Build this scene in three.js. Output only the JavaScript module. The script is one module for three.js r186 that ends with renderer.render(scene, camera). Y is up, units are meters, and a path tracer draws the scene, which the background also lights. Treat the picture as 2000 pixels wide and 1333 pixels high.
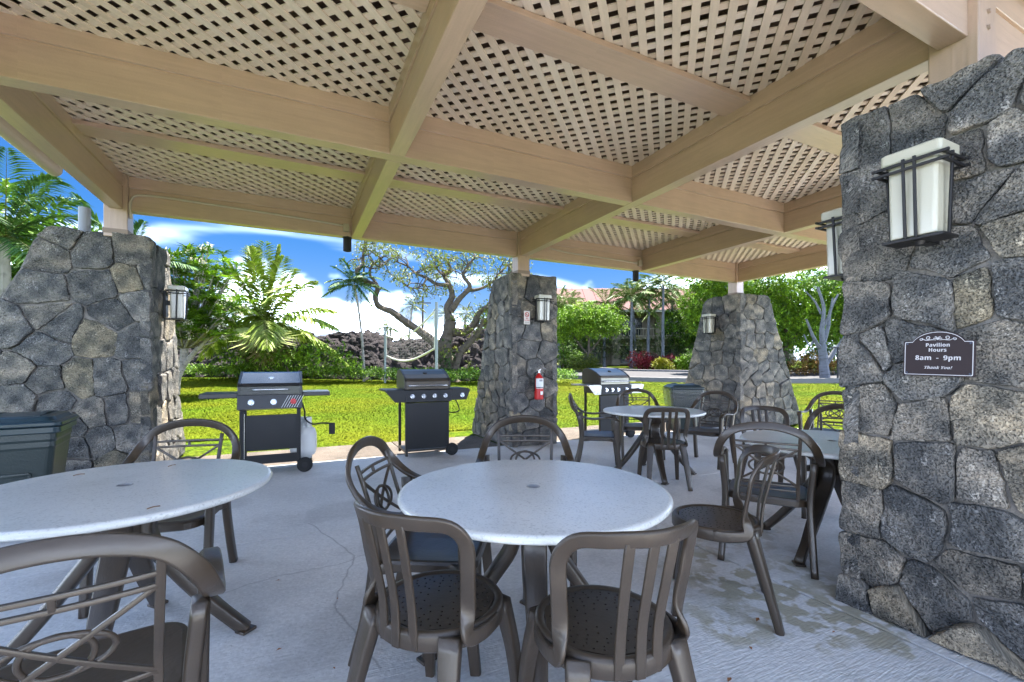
import * as THREE from 'three';
import { mergeGeometries, mergeVertices } from 'three/addons/utils/BufferGeometryUtils.js';
import { RoundedBoxGeometry } from 'three/addons/geometries/RoundedBoxGeometry.js';
import { FontLoader } from 'three/addons/loaders/FontLoader.js';
import { TextGeometry } from 'three/addons/geometries/TextGeometry.js';

// ---------------------------------------------------------------- camera, sky, sun, exposure
// World frame: the pavilion's long side runs along x, its short side along -z, y is up, metres.
const EYE = 1.25, YAW = THREE.MathUtils.degToRad(25.8);
const scene = new THREE.Scene();
const camera = new THREE.PerspectiveCamera(2 * THREE.MathUtils.radToDeg(Math.atan(666.5 / 880)), 2000 / 1333, 0.05, 3000);
camera.position.set(0, EYE, 0);
camera.rotation.y = -YAW;
camera.setViewOffset(2000, 1333, 0, -46, 2000, 1333);      // raised lens: uprights stay upright
scene.add(camera);
const renderer = new THREE.WebGLRenderer({ antialias: true });
renderer.setSize(1024, 682);
renderer.toneMapping = THREE.LinearToneMapping;
renderer.toneMappingExposure = 14.5;
renderer.shadowMap.enabled = true;
const SUN = new THREE.Vector3(0.34, 1, -0.2).normalize();
const sun = new THREE.DirectionalLight(new THREE.Color(1, 0.95, 0.86), 2.0);
sun.position.copy(SUN).multiplyScalar(60).add(new THREE.Vector3(3, 0, -8));
sun.target.position.set(3, 0, -8);
sun.castShadow = true;
sun.shadow.mapSize.set(4096, 4096);
Object.assign(sun.shadow.camera, { left: -45, right: 45, top: 45, bottom: -45, near: 1, far: 140 });
scene.add(sun, sun.target);

// ---------------------------------------------------------------- noise and random helpers
function rng(seed) { let a = seed >>> 0; return () => { a = (a + 0x6D2B79F5) >>> 0; let t = a; t = Math.imul(t ^ (t >>> 15), t | 1); t ^= t + Math.imul(t ^ (t >>> 7), t | 61); return ((t ^ (t >>> 14)) >>> 0) / 4294967296; }; }
const hash = (x, y, s) => { let h = Math.imul(x, 374761393) + Math.imul(y, 668265263) + Math.imul(s, 1442695041); h = Math.imul(h ^ (h >>> 13), 1274126177); return ((h ^ (h >>> 16)) >>> 0) / 4294967296; };
const sm = t => t * t * (3 - 2 * t), lerp = (a, b, t) => a + (b - a) * t, clamp = (x, a = 0, b = 1) => Math.min(b, Math.max(a, x));
const sstep = (a, b, x) => sm(clamp((x - a) / (b - a)));
function vnoise(x, y, per, s) {             // value noise, tiles every `per` cells
  const xi = Math.floor(x), yi = Math.floor(y), fx = sm(x - xi), fy = sm(y - yi), m = v => ((v % per) + per) % per;
  const x0 = m(xi), x1 = m(xi + 1), y0 = m(yi), y1 = m(yi + 1);
  return lerp(lerp(hash(x0, y0, s), hash(x1, y0, s), fx), lerp(hash(x0, y1, s), hash(x1, y1, s), fx), fy);
}
function fbm(x, y, per, s, oct = 5, gain = 0.5) { let a = 0, w = 1, t = 0; for (let i = 0; i < oct; i++) { a += w * vnoise(x, y, per, s + i * 17); t += w; x *= 2; y *= 2; per *= 2; w *= gain; } return a / t; }
const h3 = (x, y, z, s) => hash(x + z * 57, y - z * 131, s);
function noise3(x, y, z, s = 1) {
  const xi = Math.floor(x), yi = Math.floor(y), zi = Math.floor(z), fx = sm(x - xi), fy = sm(y - yi), fz = sm(z - zi);
  const l = k => lerp(lerp(h3(xi, yi, zi + k, s), h3(xi + 1, yi, zi + k, s), fx), lerp(h3(xi, yi + 1, zi + k, s), h3(xi + 1, yi + 1, zi + k, s), fx), fy);
  return lerp(l(0), l(1), fz);
}
const fbm3 = (x, y, z, s, o = 4) => { let a = 0, w = 1, t = 0; for (let i = 0; i < o; i++) { a += w * noise3(x, y, z, s + i); t += w; x *= 2.03; y *= 2.03; z *= 2.03; w *= 0.5; } return a / t; };

// the sky: clear blue with fair-weather cumulus, the same all the way round
{
  const W = 2048, H = 1024, px = new Float32Array(W * H * 4);
  const gain = 0.8;
  for (let j = 0; j < H; j++) for (let i = 0; i < W; i++) {
    const phi = ((i + 0.5) / W - 0.5) * 2 * Math.PI, el = ((j + 0.5) / H - 0.5) * Math.PI, o = (j * W + i) * 4;
    const dy = Math.sin(el), dx = Math.cos(el) * Math.cos(phi), dz = Math.cos(el) * Math.sin(phi);
    let r, g, b;
    if (dy < -0.02) { r = 0.12; g = 0.14; b = 0.13; }
    else {
      const t = Math.pow(clamp(dy), 0.5);
      r = lerp(0.065, 0.007, sstep(0.05, 0.55, t)); g = lerp(0.09, 0.025, sstep(0, 0.62, t)); b = lerp(0.125, 0.062, sstep(0, 0.8, t));
      // thin streaks high up, heaped clouds low down
      const k = 1 / (dy + 0.16), sx = dx * k, sz = dz * k;
      const wisp = fbm3(sx * 0.9 + 7, sz * 2.6 + 3, 1.5, 31, 5), w1 = sstep(0.5, 0.8, wisp) * 0.3;
      const heap = fbm3(dx * 4.2 + 11, dy * 7.5, dz * 4.2 + 5, 57, 6), puff = fbm3(dx * 13, dy * 20, dz * 13, 91, 5);
      const top = 0.03 + 0.22 * fbm3(dx * 2.1 + 3, 0.5, dz * 2.1 + 9, 13, 3);
      const low = sstep(0.04, -0.05, dy - top - (puff - 0.5) * 0.16) * sstep(0.3, 0.5, heap + 0.12);
      const high = sstep(0.57, 0.7, fbm3(sx * 1.4 + 20, sz * 1.4, 4.4, 77, 6)) * 0.85 * sstep(0.36, 0.6, dy);
      const c = clamp(1 - (1 - w1) * (1 - low) * (1 - high)), shade = lerp(0.05, 0.95, sstep(0.32, 0.6, puff + dy * 0.2));
      r = lerp(r, 1.15 * shade, c); g = lerp(g, 1.35 * shade, c); b = lerp(b, 1.75 * shade, c);
    }
    px[o] = r * gain; px[o + 1] = g * gain; px[o + 2] = b * gain; px[o + 3] = 1;
  }
  const sky = new THREE.DataTexture(px, W, H, THREE.RGBAFormat, THREE.FloatType);
  sky.mapping = THREE.EquirectangularReflectionMapping; sky.magFilter = THREE.LinearFilter; sky.minFilter = THREE.LinearFilter; sky.needsUpdate = true;
  scene.background = sky; scene.environment = sky;
}

// ---------------------------------------------------------------- scene-graph helpers
const V = (x, y, z) => new THREE.Vector3(x, y, z);
const ground2 = (X, D) => [Math.cos(YAW) * X + Math.sin(YAW) * D, Math.sin(YAW) * X - Math.cos(YAW) * D];   // metres to the right of and ahead of the doorway -> world x, z
const names = new Map();
function numbered(n) { const k = names.get(n) || 0; names.set(n, k + 1); return k ? `${n}_${String(k).padStart(3, '0')}` : n; }
function shadows(o) { o.traverse(m => { if (m.isMesh) { m.castShadow = true; m.receiveShadow = true; } }); return o; }
function tag(o, label, category, group, kind) { Object.assign(o.userData, { label, category }); if (group) o.userData.group = group; if (kind) o.userData.kind = kind; return o; }
function thing(name, label, category, [x, y, z] = [0, 0, 0], turn = 0, group) { const o = new THREE.Group(); o.name = numbered(name); o.position.set(x, y, z); o.rotation.y = turn; scene.add(o); return tag(o, label, category, group); }
function part(name, geo, mat, parent) { const m = new THREE.Mesh(Array.isArray(geo) ? merge(geo) : geo, mat); m.name = name; m.castShadow = m.receiveShadow = true; parent.add(m); return m; }
function structure(name, geo, mat, label, category) { const m = part(numbered(name), geo, mat, scene); m.userData.kind = 'structure'; if (label) { m.userData.label = label; m.userData.category = category; } return m; }
function copyOf(o, [x, y, z], turn, label, group) { const c = o.clone(); c.name = numbered(o.name.replace(/_\d{3}$/, '')); c.userData = { ...o.userData, label }; if (group) c.userData.group = group; c.position.set(x, y, z); c.rotation.set(0, turn, 0); scene.add(c); return c; }
function merge(list) {
  list = list.map(g => g.index ? g.toNonIndexed() : g);
  const keep = list.every(g => g.attributes.uv) ? ['position', 'normal', 'uv'] : ['position', 'normal'];
  const col = list.every(g => g.attributes.color);
  list = list.map(g => { const c = new THREE.BufferGeometry(); for (const k of keep) c.setAttribute(k, g.attributes[k]); if (col) c.setAttribute('color', g.attributes.color); return c; });
  return mergeGeometries(list);
}
// uv in metres from position and dominant normal, so that textures keep their real size
function boxUV(g, s = 1, ox = 0, oy = 0, turned = false) {
  if (g.index) g = g.toNonIndexed();
  const p = g.attributes.position, n = g.attributes.normal, uv = new Float32Array(p.count * 2);
  for (let i = 0; i < p.count; i++) {
    const ax = Math.abs(n.getX(i)), ay = Math.abs(n.getY(i)), az = Math.abs(n.getZ(i)); let a, b;
    if (ay >= ax && ay >= az) { a = p.getX(i); b = p.getZ(i); } else if (ax >= az) { a = p.getZ(i); b = p.getY(i); } else { a = p.getX(i); b = p.getY(i); }
    if (turned) [a, b] = [b, a];
    uv[2 * i] = a * s + ox; uv[2 * i + 1] = b * s + oy;
  }
  g.setAttribute('uv', new THREE.BufferAttribute(uv, 2)); return g;
}
function box(w, h, d, x = 0, y = 0, z = 0, r = 0) {
  const g = r > 0 ? new RoundedBoxGeometry(w, h, d, 2, r) : new THREE.BoxGeometry(w, h, d);
  g.translate(x, y, z); return g;
}
function cyl(r0, r1, h, x = 0, y = 0, z = 0, seg = 20, open = false) { const g = new THREE.CylinderGeometry(r1, r0, h, seg, 1, open); g.translate(x, y + h / 2, z); return g; }
function tube(pts, r, seg = 24, sides = 8) { return new THREE.TubeGeometry(new THREE.CatmullRomCurve3(pts), seg, r, sides); }
// sweep a rounded bar of width w(t), thickness th(t) along points; `side(t, tangent)` gives the width direction
function bar(pts, w, th, side, seg = 28, closedEnds = true, curve) {
  curve ||= pts.length > 2 ? new THREE.CatmullRomCurve3(pts, false, 'centripetal') : new THREE.LineCurve3(pts[0], pts[1]);
  if (pts.length === 2) seg = Math.min(seg, 2);
  const pos = [], idx = [], prof = [], R = 0.32;
  for (const [cx, cy] of [[1, 1], [-1, 1], [-1, -1], [1, -1]]) for (const k of [0, 1]) {
    const first = (cx * cy > 0) === (k === 0);
    prof.push(first ? [cx, cy * (1 - R * 1.6)] : [cx * (1 - R * 0.7), cy]);
  }
  const wf = typeof w === 'function' ? w : () => w, tf = typeof th === 'function' ? th : () => th, n = prof.length;
  for (let i = 0; i <= seg; i++) {
    const t = i / seg, c = curve.getPoint(t), T = curve.getTangent(t), s = (typeof side === 'function' ? side(t, T, c) : side.clone());
    s.addScaledVector(T, -s.dot(T)).normalize();
    const nn = V().crossVectors(T, s);
    for (const [a, b] of prof) { const q = c.clone().addScaledVector(s, a * wf(t) / 2).addScaledVector(nn, b * tf(t) / 2); pos.push(q.x, q.y, q.z); }
  }
  for (let i = 0; i < seg; i++) for (let j = 0; j < n; j++) { const a = i * n + j, b = i * n + (j + 1) % n; idx.push(a, b, a + n, b, b + n, a + n); }
  if (closedEnds) for (let j = 1; j < n - 1; j++) { idx.push(0, j + 1, j); const e = seg * n; idx.push(e, e + j, e + j + 1); }
  const g = new THREE.BufferGeometry(); g.setAttribute('position', new THREE.Float32BufferAttribute(pos, 3)); g.setIndex(idx); g.computeVertexNormals();
  g.setAttribute('uv', new THREE.Float32BufferAttribute(new Float32Array(pos.length / 3 * 2), 2));
  return boxUV(g);
}
function loft(rings, cap = true) {                  // rings of equal length, bottom to top
  const n = rings[0].length, pos = [], idx = [];
  for (const r of rings) for (const p of r) pos.push(p.x, p.y, p.z);
  for (let i = 0; i + 1 < rings.length; i++) for (let j = 0; j < n; j++) { const a = i * n + j, b = i * n + (j + 1) % n; idx.push(a, a + n, b, b, a + n, b + n); }
  if (cap) for (let j = 1; j < n - 1; j++) { idx.push(0, j, j + 1); const e = (rings.length - 1) * n; idx.push(e, e + j + 1, e + j); }
  const g = new THREE.BufferGeometry(); g.setAttribute('position', new THREE.Float32BufferAttribute(pos, 3)); g.setIndex(idx);
  const f = g.toNonIndexed(); f.computeVertexNormals(); return boxUV(f);
}
const rrect = (w, d, y, r = 0.04, ox = 0, oz = 0, k = 4) => { const o = []; for (const [sx, sz, a0] of [[1, 1, 0], [-1, 1, 1], [-1, -1, 2], [1, -1, 3]]) for (let i = 0; i <= k; i++) { const a = (a0 + i / k) * Math.PI / 2; o.push(V(ox + sx * (w / 2 - r) + Math.cos(a) * r, y, oz + sz * (d / 2 - r) + Math.sin(a) * r)); } return o; };

// ---------------------------------------------------------------- textures and materials
function tex(n, fn, srgb = true, repeat = 1) {
  const d = new Uint8Array(n * n * 4);
  for (let j = 0; j < n; j++) for (let i = 0; i < n; i++) { const c = fn(i / n, j / n), o = (j * n + i) * 4; const [r, g, b] = typeof c === 'number' ? [c, c, c] : c; d[o] = clamp(r) * 255; d[o + 1] = clamp(g) * 255; d[o + 2] = clamp(b) * 255; d[o + 3] = 255; }
  const t = new THREE.DataTexture(d, n, n); t.wrapS = t.wrapT = THREE.RepeatWrapping; t.magFilter = THREE.LinearFilter; t.minFilter = THREE.LinearMipmapLinearFilter; t.generateMipmaps = true;
  if (srgb) t.colorSpace = THREE.SRGBColorSpace; t.repeat.set(repeat, repeat); t.needsUpdate = true; return t;
}
const lin = (r, g, b) => new THREE.Color().setRGB(r, g, b);
const std = (color, roughness = 0.6, extra = {}) => new THREE.MeshStandardMaterial({ color, roughness, ...extra });
const M = {};
{
  // lava stone: pitted, speckled; one tile is 0.8 m
  const pits = (x, y) => { const a = fbm(x * 40, y * 40, 40, 3, 3), b = fbm(x * 110, y * 110, 110, 9, 2), c = fbm(x * 7, y * 7, 7, 21, 4); return clamp(0.55 + (c - 0.5) * 0.9 + (a - 0.5) * 0.7 - sstep(0.6, 0.8, b) * 0.42); };
  const stoneMap = tex(1024, (x, y) => { const c = fbm(x * 5, y * 5, 5, 41, 5), f = fbm(x * 90, y * 90, 90, 43, 2), li = sstep(0.6, 0.74, fbm(x * 9, y * 9, 9, 47, 5)) * sstep(0.5, 0.7, f), pit = sstep(0.62, 0.8, fbm(x * 110, y * 110, 110, 9, 2)); const v = 0.72 + (c - 0.5) * 0.65 + (f - 0.5) * 0.3 + li * 0.34 - pit * 0.22; return [v * (1 + (c - 0.5) * 0.1), v, v * (1 - (c - 0.5) * 0.14)]; }, true, 1.9);
  const stoneBump = tex(1024, pits, false, 1.9);
  M.stone = new THREE.MeshStandardMaterial({ vertexColors: true, map: stoneMap, bumpMap: stoneBump, bumpScale: 0.02, roughness: 0.93 });
  M.mortar = std(lin(0.23, 0.21, 0.19), 0.97, { map: tex(256, (x, y) => 0.62 + fbm(x * 8, y * 8, 8, 5, 5) * 0.5), bumpMap: tex(256, (x, y) => fbm(x * 20, y * 20, 20, 7, 4), false), bumpScale: 0.02 });
  // painted rough-sawn timber; grain runs along the texture's u, one tile is 1 m
  const grain = (x, y) => 0.5 + (fbm(x * 3, y * 46, 46, 3, 3) - 0.5) * 0.9 + (vnoise(x * 160, y * 160, 160, 8) - 0.5) * 0.35;
  const grainN = (x, y) => 0.5 + (vnoise(x * 4, y * 60, 60, 3) - 0.5) * 0.7 + (vnoise(x * 10, y * 130, 130, 4) - 0.5) * 0.4 + (vnoise(x * 200, y * 200, 200, 8) - 0.5) * 0.3;
  const woodMap = tex(512, (x, y) => { const v = 0.93 + (grainN(x, y) - 0.5) * 0.06 + (fbm(x * 4, y * 4, 4, 12, 4) - 0.5) * 0.1; return [v, v * 0.995, v * 0.98]; });
  const woodBump = tex(512, grainN, false);
  M.paint = new THREE.MeshPhysicalMaterial({ color: lin(0.6, 0.42, 0.315), roughness: 0.34, clearcoat: 0.7, clearcoatRoughness: 0.3, map: woodMap, bumpMap: woodBump, bumpScale: 0.0012 });
  M.slat = std(lin(0.82, 0.67, 0.54), 0.6, { map: woodMap, bumpMap: woodBump, bumpScale: 0.0012 });
  M.slatB = std(lin(0.85, 0.71, 0.59), 0.6, { map: woodMap, bumpMap: woodBump, bumpScale: 0.0012 });
  M.slatC = std(lin(0.77, 0.61, 0.48), 0.6, { map: woodMap, bumpMap: woodBump, bumpScale: 0.0012 });
  M.deck = std(lin(0.2, 0.12, 0.075), 0.9, { map: woodMap, bumpMap: woodBump, bumpScale: 0.006 });
  M.shingle = std(lin(0.16, 0.1, 0.08), 0.95);
  M.resinBump = tex(256, (x, y) => fbm(x * 30, y * 30, 30, 3, 3), false, 3);
  M.resin = new THREE.MeshPhysicalMaterial({ color: lin(0.054, 0.036, 0.022), roughness: 0.4, clearcoat: 0.3, clearcoatRoughness: 0.25, bumpMap: M.resinBump, bumpScale: 0.0005, map: tex(256, (x, y) => 0.9 + (fbm(x * 6, y * 6, 6, 77, 5) - 0.5) * 0.26, true, 2) });
  M.resinGrey = std(lin(0.34, 0.335, 0.33), 0.5, { bumpMap: M.resinBump, bumpScale: 0.0015 });
  M.resinDark = std(lin(0.05, 0.043, 0.036), 0.45, { bumpMap: M.resinBump, bumpScale: 0.0015 });
  M.top = new THREE.MeshPhysicalMaterial({ color: 0xffffff, roughness: 0.3, clearcoat: 0.55, clearcoatRoughness: 0.22, map: tex(1024, (x, y) => { const s = vnoise(x * 300, y * 300, 300, 5), s2 = vnoise(x * 190, y * 190, 190, 15), m = fbm(x * 4, y * 4, 4, 9, 5), dirt = sstep(0.56, 0.75, fbm(x * 3, y * 3, 3, 29, 5)); let v = 0.845 + (m - 0.5) * 0.1 - sstep(0.7, 0.92, s) * 0.1 - sstep(0.72, 0.9, s2) * 0.06 - dirt * 0.05; return [v * 0.985, v * 0.985, v * 0.97]; }), bumpMap: tex(256, (x, y) => fbm(x * 40, y * 40, 40, 6, 3), false), bumpScale: 0.0012 });
  M.black = std(lin(0.012, 0.012, 0.013), 0.35);
  M.blackMatte = std(lin(0.016, 0.016, 0.017), 0.75);
  M.enamel = new THREE.MeshPhysicalMaterial({ color: lin(0.018, 0.019, 0.022), roughness: 0.22, clearcoat: 0.6, clearcoatRoughness: 0.12 });
  M.steel = std(lin(0.42, 0.41, 0.4), 0.36, { metalness: 0.9, roughnessMap: tex(128, (x, y) => 0.6 + fbm(x * 8, y * 40, 40, 3, 3) * 0.5, false) });
  M.steelDark = std(lin(0.06, 0.055, 0.05), 0.4, { metalness: 0.75 });
  M.panelGrey = std(lin(0.015, 0.0155, 0.017), 0.45, { metalness: 0.4 });
  M.chrome = std(lin(0.6, 0.6, 0.6), 0.2, { metalness: 1 });
  M.red = std(lin(0.5, 0.012, 0.012), 0.3);
  M.white = std(lin(0.72, 0.72, 0.7), 0.5);
  M.rubber = std(lin(0.012, 0.012, 0.012), 0.85);
  M.bin = std(lin(0.013, 0.022, 0.021), 0.4, { bumpMap: M.resinBump, bumpScale: 0.001 });
  M.binLid = std(lin(0.012, 0.028, 0.036), 0.3);
  M.liner = new THREE.MeshPhysicalMaterial({ color: lin(0.6, 0.62, 0.6), roughness: 0.25, transmission: 0.9, thickness: 0, side: THREE.DoubleSide });
  M.opal = new THREE.MeshPhysicalMaterial({ color: lin(0.52, 0.49, 0.39), roughness: 0.3, transmission: 0.12, thickness: 0, clearcoat: 0.3 });
  M.iron = std(lin(0.014, 0.013, 0.014), 0.5, { metalness: 0.3 });
  M.pvc = std(lin(0.5, 0.42, 0.32), 0.5);
  M.leafMat = (r, g, b, k = 0.3) => new THREE.MeshPhysicalMaterial({ color: lin(r, g, b), vertexColors: true, roughness: 0.55, transmission: k, thickness: 0, side: THREE.DoubleSide });
  const barkB = tex(256, (x, y) => fbm(x * 14, y * 6, 14, 3, 4), false), barkM = tex(256, (x, y) => 0.65 + fbm(x * 10, y * 5, 10, 8, 5) * 0.6);
  M.bark = std(lin(0.095, 0.075, 0.058), 0.95, { map: barkM, bumpMap: barkB, bumpScale: 0.04 });
  M.barkGrey = std(lin(0.32, 0.29, 0.26), 0.95, { map: barkM, bumpMap: barkB, bumpScale: 0.03 });
  M.barkPale = std(lin(0.135, 0.143, 0.165), 0.9, { map: barkM, bumpMap: barkB, bumpScale: 0.02 });
  M.lava = std(lin(0.045, 0.037, 0.039), 0.97, { map: barkM, bumpMap: stoneBump, bumpScale: 0.05 });
}
// ---------------------------------------------------------------- ground, walkway, patio floor, road
function terrain(x, z) {
  const dx = Math.max(-7 - x, 0, x - 12), dz = Math.max(-9.5 - z, 0, z - 4) || Math.max(-9.5 - z, 0), d = Math.hypot(dx, Math.max(-9.5 - z, z - 6, 0));
  return -0.035 + 0.03 * Math.min(d, 60) * sstep(0, 3, d) + (d > 2 ? (fbm3(x * 0.12, 0, z * 0.12, 5, 2) - 0.5) * 0.12 * sstep(2, 10, d) : 0);
}
{
  const rings = 150, segs = 180, pos = [], col = [], uv = [], idx = [], cx = 3, cz = -4;
  const patches = [[[-3.2, 14.3], 2.6, 0.9, 0.55], [[-1.2, 13.8], 2.0, 0.8, 0.4], [[1.6, 11.2], 1.3, 0.7, 0.5], [[-9, 12], 2, 1.2, 0.3], [[5, 16], 2.4, 1, 0.4]].map(([p, a, b, k]) => [ground2(...p), a, b, k]);
  for (let i = 0; i <= rings; i++) for (let j = 0; j <= segs; j++) {
    const r = 0.2 + 900 * Math.pow(i / rings, 3.2) + i * 0.12, a = j / segs * Math.PI * 2, x = cx + Math.cos(a) * r, z = cz + Math.sin(a) * r;
    pos.push(x, terrain(x, z), z); uv.push(x / 3, z / 3);
    let t = fbm3(x * 0.35, 2, z * 0.35, 7, 4), dry = sstep(0.52, 0.75, fbm3(x * 0.8, 9, z * 0.8, 3, 4)) * 0.35;
    for (const [[px, pz], pa, pb, k] of patches) { const du = (x - px) * Math.cos(YAW) + (z - pz) * Math.sin(YAW), dv = -(x - px) * Math.sin(YAW) + (z - pz) * Math.cos(YAW); dry = Math.max(dry, k * sstep(1.2, 0.2, Math.hypot(du / pa, dv / pb) + (fbm3(x * 2, 1, z * 2, 8, 3) - 0.5))); }
    col.push(lerp(0.054 + t * 0.05, 0.18, dry), lerp(0.108 + t * 0.04, 0.14, dry), lerp(0.0035, 0.028, dry));
  }
  for (let i = 0; i < rings; i++) for (let j = 0; j < segs; j++) { const a = i * (segs + 1) + j, b = a + segs + 1; idx.push(a, a + 1, b, a + 1, b + 1, b); }
  const g = new THREE.BufferGeometry(); g.setAttribute('position', new THREE.Float32BufferAttribute(pos, 3)); g.setAttribute('color', new THREE.Float32BufferAttribute(col, 3)); g.setAttribute('uv', new THREE.Float32BufferAttribute(uv, 2)); g.setIndex(idx); g.computeVertexNormals();
  const lawnMap = tex(1024, (x, y) => { const a = fbm(x * 90, y * 90, 90, 3, 3), b = fbm(x * 16, y * 16, 16, 13, 4), v = 0.84 + (a - 0.5) * 0.75 + (b - 0.5) * 0.4; return [v * (1 + (b - 0.5) * 0.25), v, v * 0.9]; });
  structure('lawn', g, new THREE.MeshPhysicalMaterial({ specularIntensity: 0.15, vertexColors: true, map: lawnMap, bumpMap: tex(512, (x, y) => fbm(x * 120, y * 120, 120, 31, 3), false), bumpScale: 0.05, roughness: 0.95 }), 'mown green lawn around the pavilion', 'lawn');
}
// grass blades on the stretch of lawn nearest the patio
{
  const blade = [], R = rng(11);
  for (let k = 0; k < 7; k++) { const a = R() * 6.28, l = 0.008 + R() * 0.014, w = 0.0042, lean = 0.025 + R() * 0.03, ox = (R() - 0.5) * 0.05, oz = (R() - 0.5) * 0.05, c = Math.cos(a), s = Math.sin(a); blade.push(ox - s * w, 0, oz + c * w, ox + s * w, 0, oz - c * w, ox + c * lean, l, oz + s * lean); }
  const g = new THREE.BufferGeometry(); g.setAttribute('position', new THREE.Float32BufferAttribute(blade, 3)); g.computeVertexNormals();
  const N = 220000, m = new THREE.InstancedMesh(g, new THREE.MeshPhysicalMaterial({ color: 0xffffff, roughness: 0.8, specularIntensity: 0.15, side: THREE.DoubleSide }), N), o = new THREE.Object3D(), c = new THREE.Color();
  for (let i = 0; i < N; i++) {
    let x, z, X, D; do { D = 6.5 + 20 * Math.pow(R(), 1.7); X = (R() * 1.9 - 0.85) * D; [x, z] = ground2(X, D); } while ((z > -7.42 && x < 9.4) || (z > -9.0 && x < -0.6) || (z > -8.3 && x > 2.5 && x < 4) || z > -3);
    o.position.set(x, terrain(x, z) - 0.004, z); o.rotation.y = R() * 6.28; o.scale.setScalar(1.1 + R() * 0.8 + D * 0.04); o.updateMatrix(); m.setMatrixAt(i, o.matrix);
    const t = fbm3(x * 0.8, 9, z * 0.8, 3, 3), k = 0.5 + R() * 0.85; c.setRGB((0.066 + t * 0.085) * k, (0.138 + t * 0.016) * k, 0.005 * k); m.setColorAt(i, c);
  }
  m.name = 'grass'; m.userData = { kind: 'stuff', label: 'short grass blades on the lawn beyond the patio edge', category: 'grass' }; m.castShadow = m.receiveShadow = true; scene.add(m);
}
{
  // patio slabs: broom-finished concrete with stains, cracks and worn moss; one texture spans 12 m
  const S = 2048, cv = document.createElement('canvas'); cv.width = cv.height = S; const ctx = cv.getContext('2d');
  const img = ctx.createImageData(S, S), d = img.data;
  for (let j = 0; j < S; j++) for (let i = 0; i < S; i++) {
    const x = i / S * 12 - 4, z = j / S * 12 - 9;      // world x, z
    const m = fbm(x * 0.9 + 20, z * 0.9 + 20, 997, 3, 6), f = vnoise(i / 1.6, j / 1.6, 4096, 8), br = vnoise(i * 0.25, j * 0.9, 4096, 5), st = sstep(0.56, 0.72, fbm(x * 1.7 + 50, z * 1.7 + 9, 997, 23, 5));
    let v = 0.85 + (m - 0.5) * 0.2 + (f - 0.5) * 0.07 + (br - 0.5) * 0.05 - st * 0.07, r = v, g = v * 0.995, b = v * 0.99;
    // leaf litter stain and moss round the near pillar and along the joint
    const q = Math.hypot((x - 2.35) / 0.55, (z + 1.55) / 0.75), moss = sstep(1.15, 0.4, q + (fbm(x * 5 + 9, z * 5 + 9, 997, 61, 5) - 0.5) * 1.5) * sstep(0.42, 0.55, fbm(x * 16 + 9, z * 16 + 3, 997, 71, 4)) * 0.45;
    const q2 = Math.hypot((x - 2.9) / 0.5, (z + 2.3) / 0.5), dirt = sstep(1.2, 0.5, q2 + (fbm(x * 4 + 9, z * 4 + 9, 997, 81, 5) - 0.5) * 1.6) * sstep(0.42, 0.6, fbm(x * 20 + 9, z * 20 + 3, 997, 91, 4)) * 0.4;
    r = lerp(lerp(r, 0.42, moss * 0.9), 0.5, dirt * 0.8); g = lerp(lerp(g, 0.37, moss * 0.9), 0.44, dirt * 0.8); b = lerp(lerp(b, 0.2, moss * 0.9), 0.36, dirt * 0.8);
    const o = (j * S + i) * 4; d[o] = clamp(r) * 255; d[o + 1] = clamp(g) * 255; d[o + 2] = clamp(b) * 255; d[o + 3] = 255;
  }
  ctx.putImageData(img, 0, 0);
  // hairline cracks
  const R = rng(5), toP = (x, z) => [(x + 4) / 12 * S, (z + 9) / 12 * S];
  const crack = (pts, w = 1.3) => { ctx.strokeStyle = 'rgba(96,92,92,0.4)'; ctx.lineWidth = w; ctx.beginPath(); let [px, py] = toP(...pts[0]); ctx.moveTo(px, py); for (let k = 1; k < pts.length; k++) { const [qx, qy] = toP(...pts[k]), n = 9; for (let i = 1; i <= n; i++) ctx.lineTo(lerp(px, qx, i / n) + (R() - 0.5) * 4, lerp(py, qy, i / n) + (R() - 0.5) * 4); px = qx; py = qy; } ctx.stroke(); };
  crack([[0.32, -1.9], [0.18, -2.5], [0.36, -3.1], [0.1, -3.9]]); crack([[-0.5, -2.85], [-0.1, -3.0], [0.25, -3.0], [0.8, -3.3]], 1); crack([[1.4, -4.2], [1.9, -4.9], [2.3, -5.2]], 1);
  const map = new THREE.CanvasTexture(cv); map.colorSpace = THREE.SRGBColorSpace; map.flipY = false;
  const bump = tex(512, (x, y) => 0.5 + (vnoise(x * 20, y * 220, 220, 5) - 0.5) * 0.6 + (fbm(x * 60, y * 60, 60, 3, 3) - 0.5) * 0.5, false); bump.repeat.set(16, 16);
  const mat = std(lin(0.95, 0.95, 0.95), 0.62, { map, bumpMap: bump, bumpScale: 0.0035 });
  const floor = new THREE.Group(); floor.name = 'patio_floor'; floor.userData = { kind: 'structure', label: 'pale broom-finished concrete patio floor', category: 'floor' }; scene.add(floor);
  const slab = (x0, x1, z0, z1) => { const g = box(x1 - x0, 0.12, z1 - z0, (x0 + x1) / 2, -0.06, (z0 + z1) / 2, 0.006).toNonIndexed(), p = g.attributes.position, uv = new Float32Array(p.count * 2); for (let i = 0; i < p.count; i++) { uv[2 * i] = (p.getX(i) + 4) / 12; uv[2 * i + 1] = (p.getZ(i) + 9) / 12; } g.setAttribute('uv', new THREE.BufferAttribute(uv, 2)); part('slab', g, mat, floor); };
  slab(-2.7, 2.494, -3.646, 3.0); slab(2.506, 8.9, -3.646, 3.0); slab(-2.7, 2.494, -6.3, -3.654); slab(2.506, 8.9, -6.3, -3.654);
  part('joint_bed', box(11.5, 0.05, 9.2, 3.1, -0.1, -1.65), std(lin(0.08, 0.075, 0.06), 1), floor);
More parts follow.
